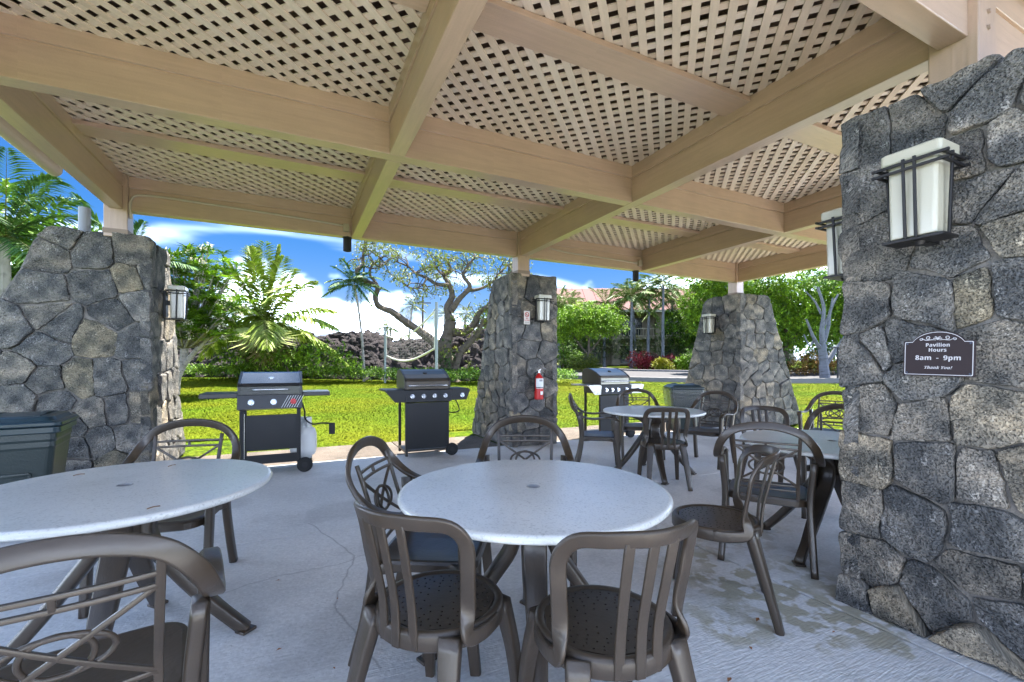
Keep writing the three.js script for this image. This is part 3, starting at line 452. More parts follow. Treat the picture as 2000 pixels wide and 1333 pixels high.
// slat-back side chair with a round perforated seat; faces +z
function makeBistro(label) {
  const t = thing('bistro_chair', label, 'chair', [0, 0, 0], 0, 'resin side chairs with round seats');
  const sh = new THREE.Shape(); sh.absarc(0, 0, 0.188, 0, Math.PI * 2, false);
  for (const [r, n, hr, off] of [[0.055, 8, 0.0042, 0], [0.085, 14, 0.0046, 0.1], [0.108, 12, 0.0042, 0.3], [0.128, 26, 0.0046, 0], [0.146, 18, 0.004, 0.2], [0.163, 34, 0.0046, 0.05]]) for (let k = 0; k < n; k++) { const a = (k + off) / n * Math.PI * 2, h = new THREE.Path(); h.absarc(Math.cos(a) * r, Math.sin(a) * r, hr, 0, Math.PI * 2, true); sh.holes.push(h); }
  const sg = new THREE.ExtrudeGeometry(sh, { depth: 0.008, bevelEnabled: false, curveSegments: 5 }); sg.rotateX(-Math.PI / 2); sg.translate(0, 0.44, 0);
  const seat = part('seat', boxUV(sg), M.resin, t);
  const rim = new THREE.LatheGeometry([[0.184, 0.447], [0.194, 0.454], [0.208, 0.452], [0.216, 0.44], [0.216, 0.4], [0.208, 0.392], [0.2, 0.4], [0.198, 0.43], [0.184, 0.439], [0.184, 0.447]].map(([a, b]) => new THREE.Vector2(a, b)), 56); part('seat_rim', boxUV(rim), M.resin, seat);
  // back: one broad hoop, curved in plan, whose posts flow into the seat rim
  const lean = y => -0.2 - 0.085 * Math.pow(clamp((y - 0.42) / 0.44), 1.15), backZ = (x, y) => lean(y) + 0.105 * Math.pow(Math.abs(x) / 0.2, 2);
  const P = (x, y) => { const q = V(x, y, backZ(x, y)); q.y = y > 0.45 ? 0.45 + (y - 0.45) * 0.86 : y; return q; }, path = [];
  for (const s of [-1]) path.push(V(s * 0.212, 0.425, 0.02), V(s * 0.215, 0.427, -0.06), V(s * 0.205, 0.445, -0.13), P(s * 0.195, 0.53), P(s * 0.205, 0.66), P(s * 0.21, 0.77), P(s * 0.185, 0.835), P(s * 0.11, 0.857));
  const full = [...path, P(0, 0.862), ...path.slice().reverse().map(v => V(-v.x, v.y, v.z))];
  const around = (q, T, c) => { const k = sstep(0.43, 0.56, c.y), s = c.x < 0 ? 1 : -1, n = V(s, 0, 0).multiplyScalar(1 - k).addScaledVector(V(-c.x * 1.2, 0.28, 1).normalize(), k); return V().crossVectors(T, n); };
  const hoop = part('back_frame', bar(full, q => 0.047, 0.018, around, 84), M.resin, t);
  for (const x of [-0.066, 0, 0.066]) part('back_slat', bar([V(x * 0.9, 0.4, -0.215 + Math.abs(x) * 0.2), P(x * 0.88, 0.55), P(x * 0.95, 0.7), P(x, 0.85)], 0.031, 0.011, UX.clone(), 14), M.resin, t);
  for (const s of [-1, 1]) {
    part('leg', bar([V(s * 0.165, 0.43, 0.13), V(s * 0.19, 0.25, 0.165), V(s * 0.205, 0, 0.195)], q => 0.062 - 0.026 * q, q => 0.045 - 0.012 * q, V(1, 0, -s * 0.3), 10), M.resin, t);
    part('leg', bar([V(s * 0.155, 0.44, -0.15), V(s * 0.18, 0.25, -0.2), V(s * 0.2, 0, -0.265)], q => 0.072 - 0.032 * q, q => 0.048 - 0.014 * q, V(1, 0, s * 0.3), 10), M.resin, t);
  }
  return t;
}
// hoop-back armchair with a panel of crossing bars and an oval; faces +z
function makeArmchair(label) {
  const t = thing('armchair', label, 'chair', [0, 0, 0], 0, 'resin armchairs with hoop backs');
  const rim = [];
  { const s = rrect(0.46, 0.44, 0, 0.09, 0, 0, 8), lo = rrect(0.42, 0.4, 0, 0.08, 0, 0, 8), up = (r, y, dip = 0) => r.map(v => V(v.x, y - dip, v.z)), sc = (r, k, y) => r.map(v => V(v.x * k, y, v.z * k));
    part('seat', loft([up(lo, 0.375), up(s, 0.385), up(s, 0.415), sc(s, 0.975, 0.427), sc(s, 0.92, 0.429), sc(s, 0.7, 0.421), sc(s, 0.3, 0.414), sc(s, 0.02, 0.413)]), M.resin, t); }
  const bz = y => -0.2 - 0.15 * clamp((y - 0.42) / 0.46);
  const half = [V(-0.275, 0.615, 0.21), V(-0.285, 0.643, 0.16), V(-0.288, 0.648, 0.06), V(-0.288, 0.635, -0.06), V(-0.285, 0.645, -0.16), V(-0.275, 0.69, -0.245), V(-0.245, 0.77, bz(0.77)), V(-0.185, 0.838, bz(0.84)), V(-0.1, 0.872, bz(0.872)), V(0, 0.883, bz(0.883))];
  const full = [...half, ...half.slice(0, -1).reverse().map(v => V(-v.x, v.y, v.z))];
  const frame = (q, T, c) => { const k = sstep(0.62, 0.76, c.y), flat = V(c.x < 0 ? 1 : -1, 0.05, 0), n = V(-c.x * 0.7, -0.25, 0.95).normalize(); const back = V().crossVectors(T, n); return flat.multiplyScalar(1 - k).addScaledVector(back, k); };
  part('back_hoop', bar(full, q => 0.048, 0.022, frame, 110), M.resin, t);
  const on = (x, y, f = 0.004) => V(x, y, bz(y) + 0.02 * Math.pow(x / 0.2, 2) + f), rod = (a, b, w = 0.013, th = 0.012, m = 6) => { const pts = []; for (let i = 0; i <= m; i++) pts.push(on(lerp(a[0], b[0], i / m), lerp(a[1], b[1], i / m))); return bar(pts, w, th, V(b[1] - a[1], -(b[0] - a[0]), 0), 10); };
  const hoopY = x => 0.866 - 0.11 * Math.pow(Math.abs(x) / 0.24, 2.4);
  for (const s of [-1, 1]) part('back_upright', bar([V(s * 0.17, 0.41, -0.195), on(s * 0.168, 0.5), on(s * 0.172, 0.66), on(s * 0.178, hoopY(0.178))], 0.02, 0.014, UX.clone(), 14), M.resin, t);
  const y0 = 0.475, y1 = 0.775;
  const panel = part('back_panel', [rod([-0.17, y1], [0.17, y1]), rod([-0.17, y1 - 0.032], [0.17, y1 - 0.032]), rod([-0.17, y0], [0.17, y0]), rod([-0.17, y0 + 0.032], [0.17, y0 + 0.032]), rod([0, y1], [0, y1 - 0.032], 0.014, 0.012, 1), rod([0, y0], [0, y0 + 0.032], 0.014, 0.012, 1), rod([-0.17, y1 - 0.032], [0.17, y0 + 0.032]), rod([0.17, y1 - 0.032], [-0.17, y0 + 0.032])], M.resin, t);
  const oval = (a, b, cy, rot) => { const pts = []; for (let i = 0; i < 28; i++) { const q = i / 28 * Math.PI * 2, x = Math.cos(q) * a, y = Math.sin(q) * b; pts.push(on(x * Math.cos(rot) - y * Math.sin(rot), cy + x * Math.sin(rot) + y * Math.cos(rot), 0.008)); } return new THREE.TubeGeometry(new THREE.CatmullRomCurve3(pts, true), 56, 0.0068, 6, true); };
  part('oval_ring', oval(0.095, 0.05, 0.625, 0), M.resin, panel); part('oval_ring', oval(0.06, 0.052, 0.625, 0), M.resin, panel);
  for (const s of [-1, 1]) {
    part('leg', bar([V(s * 0.272, 0.625, 0.185), V(s * 0.266, 0.42, 0.185), V(s * 0.262, 0, 0.225)], q => 0.062 - 0.02 * Math.abs(q - 0.1), 0.036, V(0, 0, 1), 14), M.resin, t);
    part('leg', bar([V(s * 0.252, 0.66, -0.225), V(s * 0.232, 0.42, -0.205), V(s * 0.24, 0.2, -0.235), V(s * 0.25, 0, -0.285)], q => 0.055, 0.038, V(0, 0, 1), 16), M.resin, t);
    part('seat_bracket', bar([V(s * 0.2, 0.4, 0.1), V(s * 0.262, 0.395, 0.17)], 0.05, 0.03, V(0, 1, 0)), M.resin, t);
    part('seat_bracket', bar([V(s * 0.2, 0.4, -0.1), V(s * 0.235, 0.395, -0.2)], 0.05, 0.03, V(0, 1, 0)), M.resin, t);
  }
  return t;
}
const spot = (X, D, y = 0) => { const [x, z] = ground2(X, D); return [x, y, z]; };
const facing = (X, D, tx, td) => { const [x, z] = ground2(X, D), [a, b] = ground2(tx, td); return Math.atan2(a - x, b - z); };
const TC = { centre: [0.09, 1.91], left: [-1.66, 1.93], far: [1.61, 5.14], right: [2.17, 3.05] };
const t0 = makeTable('round speckled white table in the centre foreground with four chairs tucked round it');
t0.position.set(...spot(...TC.centre)); t0.rotation.y = 0.35;
copyOf(t0, spot(...TC.left), 0.75, 'round white table cut off by the left edge, with twigs on its top');
copyOf(t0, spot(...TC.far), 0.3, 'farthest round white table, in front of the right-hand grill');
copyOf(t0, spot(...TC.right), 0.9, 'round white table half hidden behind the near stone pillar');
const bistro = makeBistro('brown slat-back chair nearest the viewer, left front of the centre table');
{ const put = (o, X, D, tx, td) => { o.position.set(...spot(X, D)); o.rotation.y = facing(X, D, tx, td); };
  put(bistro, -0.245, 1.545, 0.25, 2.43);
  const more = (X, D, tx, td, label) => copyOf(bistro, spot(X, D), facing(X, D, tx, td), label);
  more(0.285, 1.425, 0.0, 2.35, 'brown slat-back chair at the right front of the centre table');
  more(1.07, 2.37, 0.16, 2.72, 'slat-back chair with pale round seat, right of the centre table and turned sideways');
  more(1.58, 4.72, 1.62, 5.3, 'slat-back chair with its back to the viewer at the farthest table');
  more(2.5, 4.35, 2.35, 3.2, 'grey-brown slat-back chair behind the right table, in front of the pale pillar'); }
const arm = makeArmchair('brown armchair in the bottom left corner, its hoop back turned to the viewer');
{ arm.position.set(...spot(-1.12, 1.17)); arm.rotation.y = facing(-1.12, 1.17, -1.7, 1.98);
  const more = (X, D, tx, td, label) => copyOf(arm, spot(X, D), facing(X, D, tx, td), label);
  more(-1.93, 2.52, -1.72, 1.8, 'armchair on the far side of the left table, in front of the black grill');
  more(-0.35, 2.1, 0.65, 2.02, 'armchair left of the centre table, seen from the side');
  more(0.08, 2.7, 0.06, 1.9, 'armchair behind the centre table, in front of the extinguisher pillar');
  more(1.04, 5.36, 1.7, 5.25, 'dark armchair at the left side of the farthest table');
  more(1.75, 6.15, 1.65, 5.2, 'armchair behind the farthest table, in front of the steel grill');
  more(2.45, 5.7, 1.75, 5.05, 'light-catching armchair at the right of the farthest table, beside the pale pillar');
  more(1.7, 3.0, 2.15, 3.75, 'armchair in front of the right table, its back partly behind a slat-back chair');
  more(3.95, 5.6, 3.2, 4.9, 'bluish armchair standing out at the far right near the lawn');
  more(2.72, 3.68, 2.2, 3.0, 'dark armchair behind the right table next to the near pillar'); }
// fallen twigs and leaves
{ const twigM = std(lin(0.2, 0.11, 0.05), 0.9), leafM = std(lin(0.3, 0.13, 0.05), 0.8), R = rng(77);
  const twig = (x, y, z, l, a, label) => { const o = part(numbered('twig'), bar([V(-l / 2, 0, 0), V(0, 0.003, 0.002), V(l / 2, 0, 0)], 0.004, 0.003, UZ.clone(), 6), twigM, scene); o.position.set(x, y, z); o.rotation.y = a; tag(o, label, 'twig', 'twigs on the left table'); };
  const tl = (X, D) => spot(X, D, 0.736);
  for (const [X, D, a, w] of [[-1.29, 1.62, 0.6, 'brown twig near the front edge of the left table'], [-1.73, 2.29, 0.9, 'small twig on the left table behind its hole'], [-2.02, 2.1, 0.5, 'small twig on the left table, nearest the green bin']]) twig(...tl(X, D), 0.04, a, w);
  const lg = new THREE.BufferGeometry(); lg.setAttribute('position', new THREE.Float32BufferAttribute([-1, 0, 0, 0, 0.25, 0.45, 1, 0.1, 0, -1, 0, 0, 1, 0.1, 0, 0, 0.3, -0.4], 3)); lg.computeVertexNormals();
  leafM.side = THREE.DoubleSide;
  const spots = [[-1.02, 1.97], [-1.0, 1.66], [-0.73, 1.85], [-0.55, 2.05], [-0.93, 2.4], [0.86, 1.78], [1.05, 1.98], [0.95, 1.66], [-0.4, 2.75], [-1.35, 2.6], [1.2, 2.2], [-0.6, 1.6], [0.1, 1.5], [1.5, 2.1], [-0.25, 3.3], [0.6, 3.4]];
  spots.forEach(([X, D], i) => { const o = part(numbered('fallen_leaf'), lg, leafM, scene), s = 0.008 + R() * 0.014; o.scale.set(s, s, s); o.position.set(...spot(X, D, 0.003)); o.rotation.y = R() * 6; tag(o, 'small dry brown leaf lying on the concrete floor', 'leaf', 'dry leaves scattered on the floor'); });
  const petalM = std(lin(0.75, 0.74, 0.72), 0.7, { side: THREE.DoubleSide });
  for (let i = 0; i < 14; i++) { const o = part(numbered('fallen_petal'), lg, petalM, scene), s = 0.005 + R() * 0.006; o.scale.set(s, s, s); o.position.set(...spot(-1.2 + R() * 2.6, 1.7 + R() * 2, 0.003)); o.rotation.y = R() * 6; tag(o, 'tiny white petal lying on the concrete floor', 'petal', 'white petals scattered on the floor'); } }
// ---------------------------------------------------------------- grills, bins, lamps, signs
// local frame: front faces +z, x to the right
function makeGrill(label, o) {
  const t = thing('gas_grill', label, 'grill');
  const W = o.w, body = o.steel ? M.steelDark : M.blackMatte, D = 0.5;
  const cartH = 0.72, doorB = o.steel ? 0.1 : 0.14;
  for (const sx of [-1, 1]) for (const sz of [-1, 1]) part('leg', box(0.035, o.steel ? 0.86 : 0.84, 0.035, sx * (W / 2 - 0.03), 0.46, sz * (D / 2 - 0.04), 0.004), body, t);
  part('bottom_shelf', box(W - 0.02, 0.025, D - 0.06, 0, doorB, 0), body, t);
  if (o.steel) part('front_panel', box(W - 0.02, 0.62, 0.018, 0, 0.43, D / 2 - 0.02, 0.006), M.panelGrey, t);
  else { // framed panel with open slits above and below
    const f = part('front_panel', [box(W - 0.12, 0.4, 0.016, 0.01, 0.48, D / 2 - 0.03, 0.004), box(W - 0.1, 0.09, 0.016, 0, 0.185, D / 2 - 0.03, 0.004)], M.panelGrey, t);
    part('frame_rail', box(0.02, 0.62, 0.022, -W / 2 + 0.045, 0.43, D / 2 - 0.03), body, f); part('frame_rail', box(0.02, 0.62, 0.022, W / 2 - 0.045, 0.43, D / 2 - 0.03), body, f); part('hinge_line', box(0.006, 0.5, 0.008, -W / 2 + 0.06, 0.45, D / 2 - 0.015), M.chrome, f); }
  // control panel with slanted face
  const py = 0.83, side = [[D / 2 - 0.02, py - 0.085], [D / 2 + 0.055, py - 0.07], [D / 2 + 0.03, py + 0.075], [D / 2 - 0.02, py + 0.085]];
  const prism = (prof, w, x0, ww) => { const s = new THREE.Shape(); prof.forEach(([z, y], i) => i ? s.lineTo(z, y) : s.moveTo(z, y)); const g = new THREE.ExtrudeGeometry(s, { depth: w, bevelEnabled: true, bevelSize: 0.004, bevelThickness: 0.004, bevelSegments: 2 }); g.rotateY(-Math.PI / 2); g.translate(x0 + w, 0, 0); return g; };
  const panel = part('control_panel', prism(side, W, -W / 2), o.steel ? M.panelGrey : M.black, t);
  const knob = (x, mat, parent) => { const k = part('knob', (() => { const g = merge([cyl(0.031, 0.031, 0.008, 0, 0, 0, 28), cyl(0.024, 0.021, 0.03, 0, 0, 0, 24), box(0.01, 0.012, 0.042, 0, 0.03, 0, 0.003)]); g.rotateX(Math.PI / 2 - 0.16); return g; })(), mat, parent); k.position.set(x, py, D / 2 + 0.045); return k; };
  for (const x of o.knobs) knob(x, M.chrome, t);
  if (o.red !== undefined) { knob(o.red, M.red, t); for (let i = 0; i < 7; i++) { const s = part('stripe', bar([V(o.red - 0.12 + i * 0.026, py - 0.066, D / 2 + 0.058), V(o.red - 0.05 + i * 0.026, py + 0.068, D / 2 + 0.036)], 0.004, 0.002, UX.clone()), M.white, panel); } }
  // firebox and hood
  part('firebox', box(W - 0.02, 0.16, D - 0.04, 0, 0.84, -0.01, 0.01), body, t);
  const hood = o.steel ? [[0.24, 0.925], [0.245, 1.02], [0.235, 1.045], [0.215, 1.062], [0.12, 1.115], [0.0, 1.16], [-0.1, 1.18], [-0.2, 1.165], [-0.26, 1.1], [-0.26, 0.925]] : [[0.255, 0.91], [0.255, 1.0], [0.245, 1.022], [0.225, 1.036], [-0.06, 1.15], [-0.1, 1.158], [-0.2, 1.15], [-0.245, 1.1], [-0.25, 0.91]];
  const lid = part('lid', prism(hood, W - 0.02, -W / 2 + 0.01), o.steel ? o.lidMat : M.enamel, t);
  part('lid_end', prism(hood.map(([z, y]) => [z * 1.015, (y - 0.92) * 1.02 + 0.92]), 0.02, -W / 2), o.steel ? M.steelDark : M.black, lid); part('lid_end', prism(hood.map(([z, y]) => [z * 1.015, (y - 0.92) * 1.02 + 0.92]), 0.02, W / 2 - 0.02), o.steel ? M.steelDark : M.black, lid);
  const hw = o.steel ? W * 0.42 : W * 0.27; part('lid_handle', tube([V(-hw, 0.965, 0.25), V(-hw, 0.968, 0.29), V(-hw + 0.02, 0.97, 0.305), V(0, 0.97, 0.31), V(hw - 0.02, 0.97, 0.305), V(hw, 0.968, 0.29), V(hw, 0.965, 0.25)], 0.0115, 40, 10), M.chrome, lid);
  const th = part('thermometer', merge([cyl(0.03, 0.03, 0.012, 0, 0, 0, 24), cyl(0.024, 0.024, 0.015, 0, 0, 0, 24)]), o.steel ? M.steelDark : M.chrome, lid); th.position.set(0, o.steel ? 1.128 : 1.085, 0.09); th.rotation.x = o.steel ? 0.46 : 0.38;
  // side shelves
  const sy = 0.905;
  if (!o.steel) { part('side_shelf', box(0.36, 0.055, 0.44, -W / 2 - 0.185, sy, 0, 0.008), M.black, t); part('side_shelf', box(0.3, 0.05, 0.42, W / 2 + 0.155, sy, 0, 0.008), M.black, t); }
  else {
    const s1 = new THREE.Shape(); [[0, 0], [0, 0.155], [-0.24, 0.155], [-0.255, 0.145], [-0.13, 0]].forEach(([x, y], i) => i ? s1.lineTo(x, y) : s1.moveTo(x, y)); const e1 = new THREE.ExtrudeGeometry(s1, { depth: 0.012, bevelEnabled: false }); e1.translate(-W / 2 - 0.004, py - 0.075, D / 2 + 0.028);
    part('side_shelf', [box(0.25, 0.025, 0.48, -W / 2 - 0.128, sy, 0.01, 0.006), e1.toNonIndexed()].map(q => boxUV(q)), o.shelfMat, t);
    const s2 = new THREE.Shape(); [[0, 0.01], [0, 0.155], [0.26, 0.155], [0.275, 0.145], [0.22, 0.01]].forEach(([x, y], i) => i ? s2.lineTo(x, y) : s2.moveTo(x, y)); const e2 = new THREE.ExtrudeGeometry(s2, { depth: 0.012, bevelEnabled: false }); e2.translate(W / 2 + 0.004, py - 0.075, D / 2 + 0.028);
    part('side_burner', [box(0.27, 0.03, 0.48, W / 2 + 0.14, sy, 0.01, 0.006), e2.toNonIndexed()].map(q => boxUV(q)), o.shelfMat, t); knob(W / 2 + 0.16, M.chrome, t);
    if (o.burnerLid) part('burner_lid', box(0.25, 0.012, 0.3, W / 2 + 0.14, sy + 0.055, -0.05, 0.004), o.shelfMat, t);
  }
  // wheels, tank, hose
  for (const sz of [-1, 1]) { const g = new THREE.LatheGeometry([[0.03, -0.022], [0.075, -0.024], [0.085, -0.012], [0.085, 0.012], [0.075, 0.024], [0.03, 0.022]].map(([a, b]) => new THREE.Vector2(a, b)), 30); g.rotateX(Math.PI / 2); const w = part('wheel', g, M.rubber, t); w.position.set(W / 2 - 0.02 + 0.05, 0.085, sz * (D / 2 - 0.04) + 0.03 * sz); const hb = cyl(0.032, 0.032, 0.05, 0, -0.025, 0, 16); hb.rotateX(Math.PI / 2); part('hub', hb, M.blackMatte, w); }
  if (o.tank) { const g = new THREE.LatheGeometry([[0, 0.04], [0.1, 0.04], [0.1, 0.07], [0.135, 0.09], [0.152, 0.15], [0.152, 0.33], [0.13, 0.4], [0.07, 0.44], [0.03, 0.45], [0.03, 0.5], [0, 0.5]].map(([a, b]) => new THREE.Vector2(a, b)), 36); g.translate(W / 2 + 0.02, 0.06, -0.1); const tk = part('gas_tank', g, M.white, t); part('tank_collar', (() => { const c = new THREE.CylinderGeometry(0.095, 0.1, 0.12, 24, 1, true, 0.4, 4.8); c.translate(W / 2 + 0.02, 0.54, -0.1); return c; })(), M.white, tk); part('grease_box', box(0.07, 0.14, 0.03, W / 2 + 0.34, 0.46, 0.03, 0.006), M.blackMatte, t); }
  part('gas_hose', o.tank ? tube([V(W / 2, 0.8, 0.1), V(W / 2 + 0.03, 0.7, 0.12), V(W / 2 + 0.04, 0.6, 0.1), V(W / 2 + 0.12, 0.53, 0.06), V(W / 2 + 0.22, 0.535, 0.04), V(W / 2 + 0.33, 0.52, 0.03)], 0.0095, 40, 8) : tube([V(W / 2 + 0.12, 0.76, 0.12), V(W / 2 + 0.16, 0.66, 0.14), V(W / 2 + 0.17, 0.6, 0.13), V(W / 2 + 0.1, 0.57, 0.08), V(W / 2 - 0.02, 0.6, 0)], 0.008, 40, 8), M.rubber, t);
  return t;
}
const lidBrown = std(lin(0.12, 0.105, 0.09), 0.32, { metalness: 0.85 }), lidSteel = std(lin(0.35, 0.345, 0.33), 0.3, { metalness: 0.9 });
{ let g = makeGrill('black three-knob gas grill with one red knob, nearest the left pillar', { w: 0.64, knobs: [-0.19, 0.03], red: 0.23, tank: true }); g.position.set(-0.24, 0, -6.02); g.userData.group = 'gas grills along the patio edge';
  g = makeGrill('dark gas grill with brown hood and five silver knobs, beside the extinguisher pillar', { w: 0.62, steel: true, knobs: [-0.22, -0.07, 0.08, 0.23], lidMat: lidBrown, shelfMat: M.panelGrey }); g.position.set(1.62, 0, -6.2); g.userData.group = 'gas grills along the patio edge';
  g = makeGrill('stainless gas grill with open side-burner lid behind the farthest table', { w: 0.62, steel: true, knobs: [-0.22, -0.1, 0.02, 0.2], lidMat: lidSteel, shelfMat: M.steel, burnerLid: true }); g.position.set(4.85, 0, -6.3); g.userData.group = 'gas grills along the patio edge'; }

function makeBin(label, pos, turn, liner) {
  const t = thing('wheelie_bin', label, 'bin', pos, turn, 'green wheeled bins'), H = 0.9; t.scale.setScalar(liner ? 0.9 : 0.88);
  const ring = (k, y) => rrect(lerp(0.4, 0.56, k), lerp(0.44, 0.6, k), y, 0.05, 0, 0, 5);
  const body = part('body', loft([ring(0, 0.04), ring(0.05, 0.06), ring(0.85, 0.72), ring(0.92, 0.74), ring(0.92, 0.78), ring(1, 0.8), ring(1, H - 0.04)]), M.bin, t);
  part('rim', loft([rrect(0.6, 0.64, H - 0.05, 0.06, 0, 0, 5), rrect(0.62, 0.66, H - 0.04, 0.06, 0, 0, 5), rrect(0.62, 0.66, H, 0.06, 0, 0, 5), rrect(0.6, 0.64, H + 0.008, 0.06, 0, 0, 5)]), M.binLid, body);
  part('grip_panel', [bar([V(-0.12, 0.52, 0.268), V(0.12, 0.52, 0.268)], 0.03, 0.03, V(0, 1, 0)), bar([V(-0.12, 0.3, 0.252), V(-0.12, 0.52, 0.268)], 0.025, 0.025, UX.clone()), bar([V(0.12, 0.3, 0.252), V(0.12, 0.52, 0.268)], 0.025, 0.025, UX.clone())], M.bin, body);
  const lr = (k, y, z = 0) => rrect(0.63 * k, 0.69 * k, y, 0.06 * k, 0, z, 5);
  const lid = part('lid', loft([lr(1, H + 0.012), lr(1.02, H + 0.02), lr(1.02, H + 0.04), lr(0.97, H + 0.052), lr(0.9, H + 0.055), lr(0.82, H + 0.085), lr(0.7, H + 0.095), lr(0.3, H + 0.1)]), M.binLid, t);
  for (const s of [-1, 1]) part('lid_rib', bar([V(s * 0.16, H + 0.09, -0.28), V(s * 0.16, H + 0.108, 0), V(s * 0.16, H + 0.09, 0.26)], 0.04, 0.016, UX.clone()), M.binLid, lid);
  part('handle_bar', tube([V(-0.26, H - 0.02, -0.33), V(-0.26, H + 0.02, -0.39), V(0, H + 0.03, -0.4), V(0.26, H + 0.02, -0.39), V(0.26, H - 0.02, -0.33)], 0.016, 30, 10), M.bin, lid);
  for (const s of [-1, 1]) { const g = new THREE.CylinderGeometry(0.11, 0.11, 0.05, 26); g.rotateZ(Math.PI / 2); const w = part('wheel', g, M.rubber, t); w.position.set(s * 0.24, 0.11, -0.24); }
  if (liner) { const R = rng(8), rr = (y, k) => rrect(0.64 * k, 0.68 * k, y, 0.06, 0, 0, 9).map(p => V(p.x * (1 + (R() - 0.5) * 0.03), p.y + (R() - 0.5) * 0.05, p.z * (1 + (R() - 0.5) * 0.03))); part('bin_liner', loft([rr(H - 0.34, 0.93), rr(H - 0.2, 0.99), rr(H - 0.08, 1.03), rr(H, 1.04)], false), M.liner, t); }
  return t;
}
makeBin('dark green wheeled bin at the left edge, in front of the dark pillar', [-1.86, 0, -4.66], 0.15, false);
makeBin('green wheeled bin with a clear liner beside the pale corner pillar', [6.35, 0, -6.0], -0.55, true);

// wall lamps: tapered opal box in a dark metal cage; local +z points away from the wall
function makeLamp(label, pos, turn) {
  const t = thing('wall_lamp', label, 'lamp', pos, turn, 'opal glass wall lamps');
  part('back_plate', box(0.13, 0.34, 0.03, 0, -0.02, 0.015, 0.004), M.iron, t);
  part('arm', box(0.06, 0.06, 0.06, 0, 0, 0.05, 0.004), M.iron, t);
  const r = (w, d, y) => rrect(w, d, y, 0.018, 0, 0.15, 4);
  part('glass_shade', loft([r(0.18, 0.135, -0.2), r(0.185, 0.14, -0.195), r(0.195, 0.15, 0.16), r(0.235, 0.185, 0.165), r(0.24, 0.19, 0.172), r(0.24, 0.19, 0.215), r(0.225, 0.175, 0.222)]), M.opal, t);
  const cage = [], band = y => { cage.push(box(0.3, 0.012, 0.012, 0, y, 0.252), box(0.3, 0.012, 0.012, 0, y, 0.048), box(0.012, 0.012, 0.215, -0.128, y, 0.15), box(0.012, 0.012, 0.215, 0.128, y, 0.15)); }; band(0.12); band(0.152);
  for (const x of [-0.022, 0.022]) { cage.push(bar([V(x, 0.17, 0.252), V(x * 0.94, -0.21, 0.232)], 0.013, 0.011, UX.clone())); }
  for (const s of [-1, 1]) cage.push(bar([V(s * 0.128, 0.17, 0.16), V(s * 0.112, -0.21, 0.15)], 0.015, 0.011, UZ.clone()));
  cage.push(box(0.24, 0.012, 0.15, 0, -0.212, 0.15), cyl(0.02, 0.03, 0.02, 0, -0.236, 0.15, 14), box(0.05, 0.02, 0.1, 0, -0.212, 0.06));
  part('metal_cage', cage.map(g => boxUV(g)), M.iron, t); t.scale.setScalar(0.9);
  return t;
}
const lampA = makeLamp('large wall lamp on the near pillar above the hours sign', [2.6, 1.985, -1.0], -Math.PI / 2);
copyOf(lampA, [2.95, 1.96, -1.41], Math.PI, 'wall lamp peeking out from behind the near pillar');
copyOf(lampA, [-1.385, 1.98, -6.58], Math.PI / 2, 'wall lamp on the dark left pillar, beside the leafy tree');
copyOf(lampA, [3.4, 2.1, -6.09], 0, 'wall lamp above the fire extinguisher on the middle pillar');
copyOf(lampA, [7.78, 2.08, -6.55], -Math.PI / 2, 'wall lamp on the pale corner pillar at the far right');

// pendant cylinders under the eaves beam
{ const mk = (label, x) => { const t = thing('hanging_cylinder', label, 'fixture', [x, 2.9, -6.2], 0, 'black cylinders under the eaves beam'); part('housing', cyl(0.052, 0.052, 0.17, 0, -0.175, 0, 24), M.blackMatte, t); part('mount', cyl(0.06, 0.06, 0.012, 0, -0.008, 0, 24), M.black, t); part('grille', cyl(0.042, 0.042, 0.006, 0, -0.18, 0, 20), M.rubber, t); };
  mk('black cylinder hanging under the eaves beam above the slender palm', 0.62); mk('black cylinder hanging under the eaves beam above the right-hand garden', 5.42); }

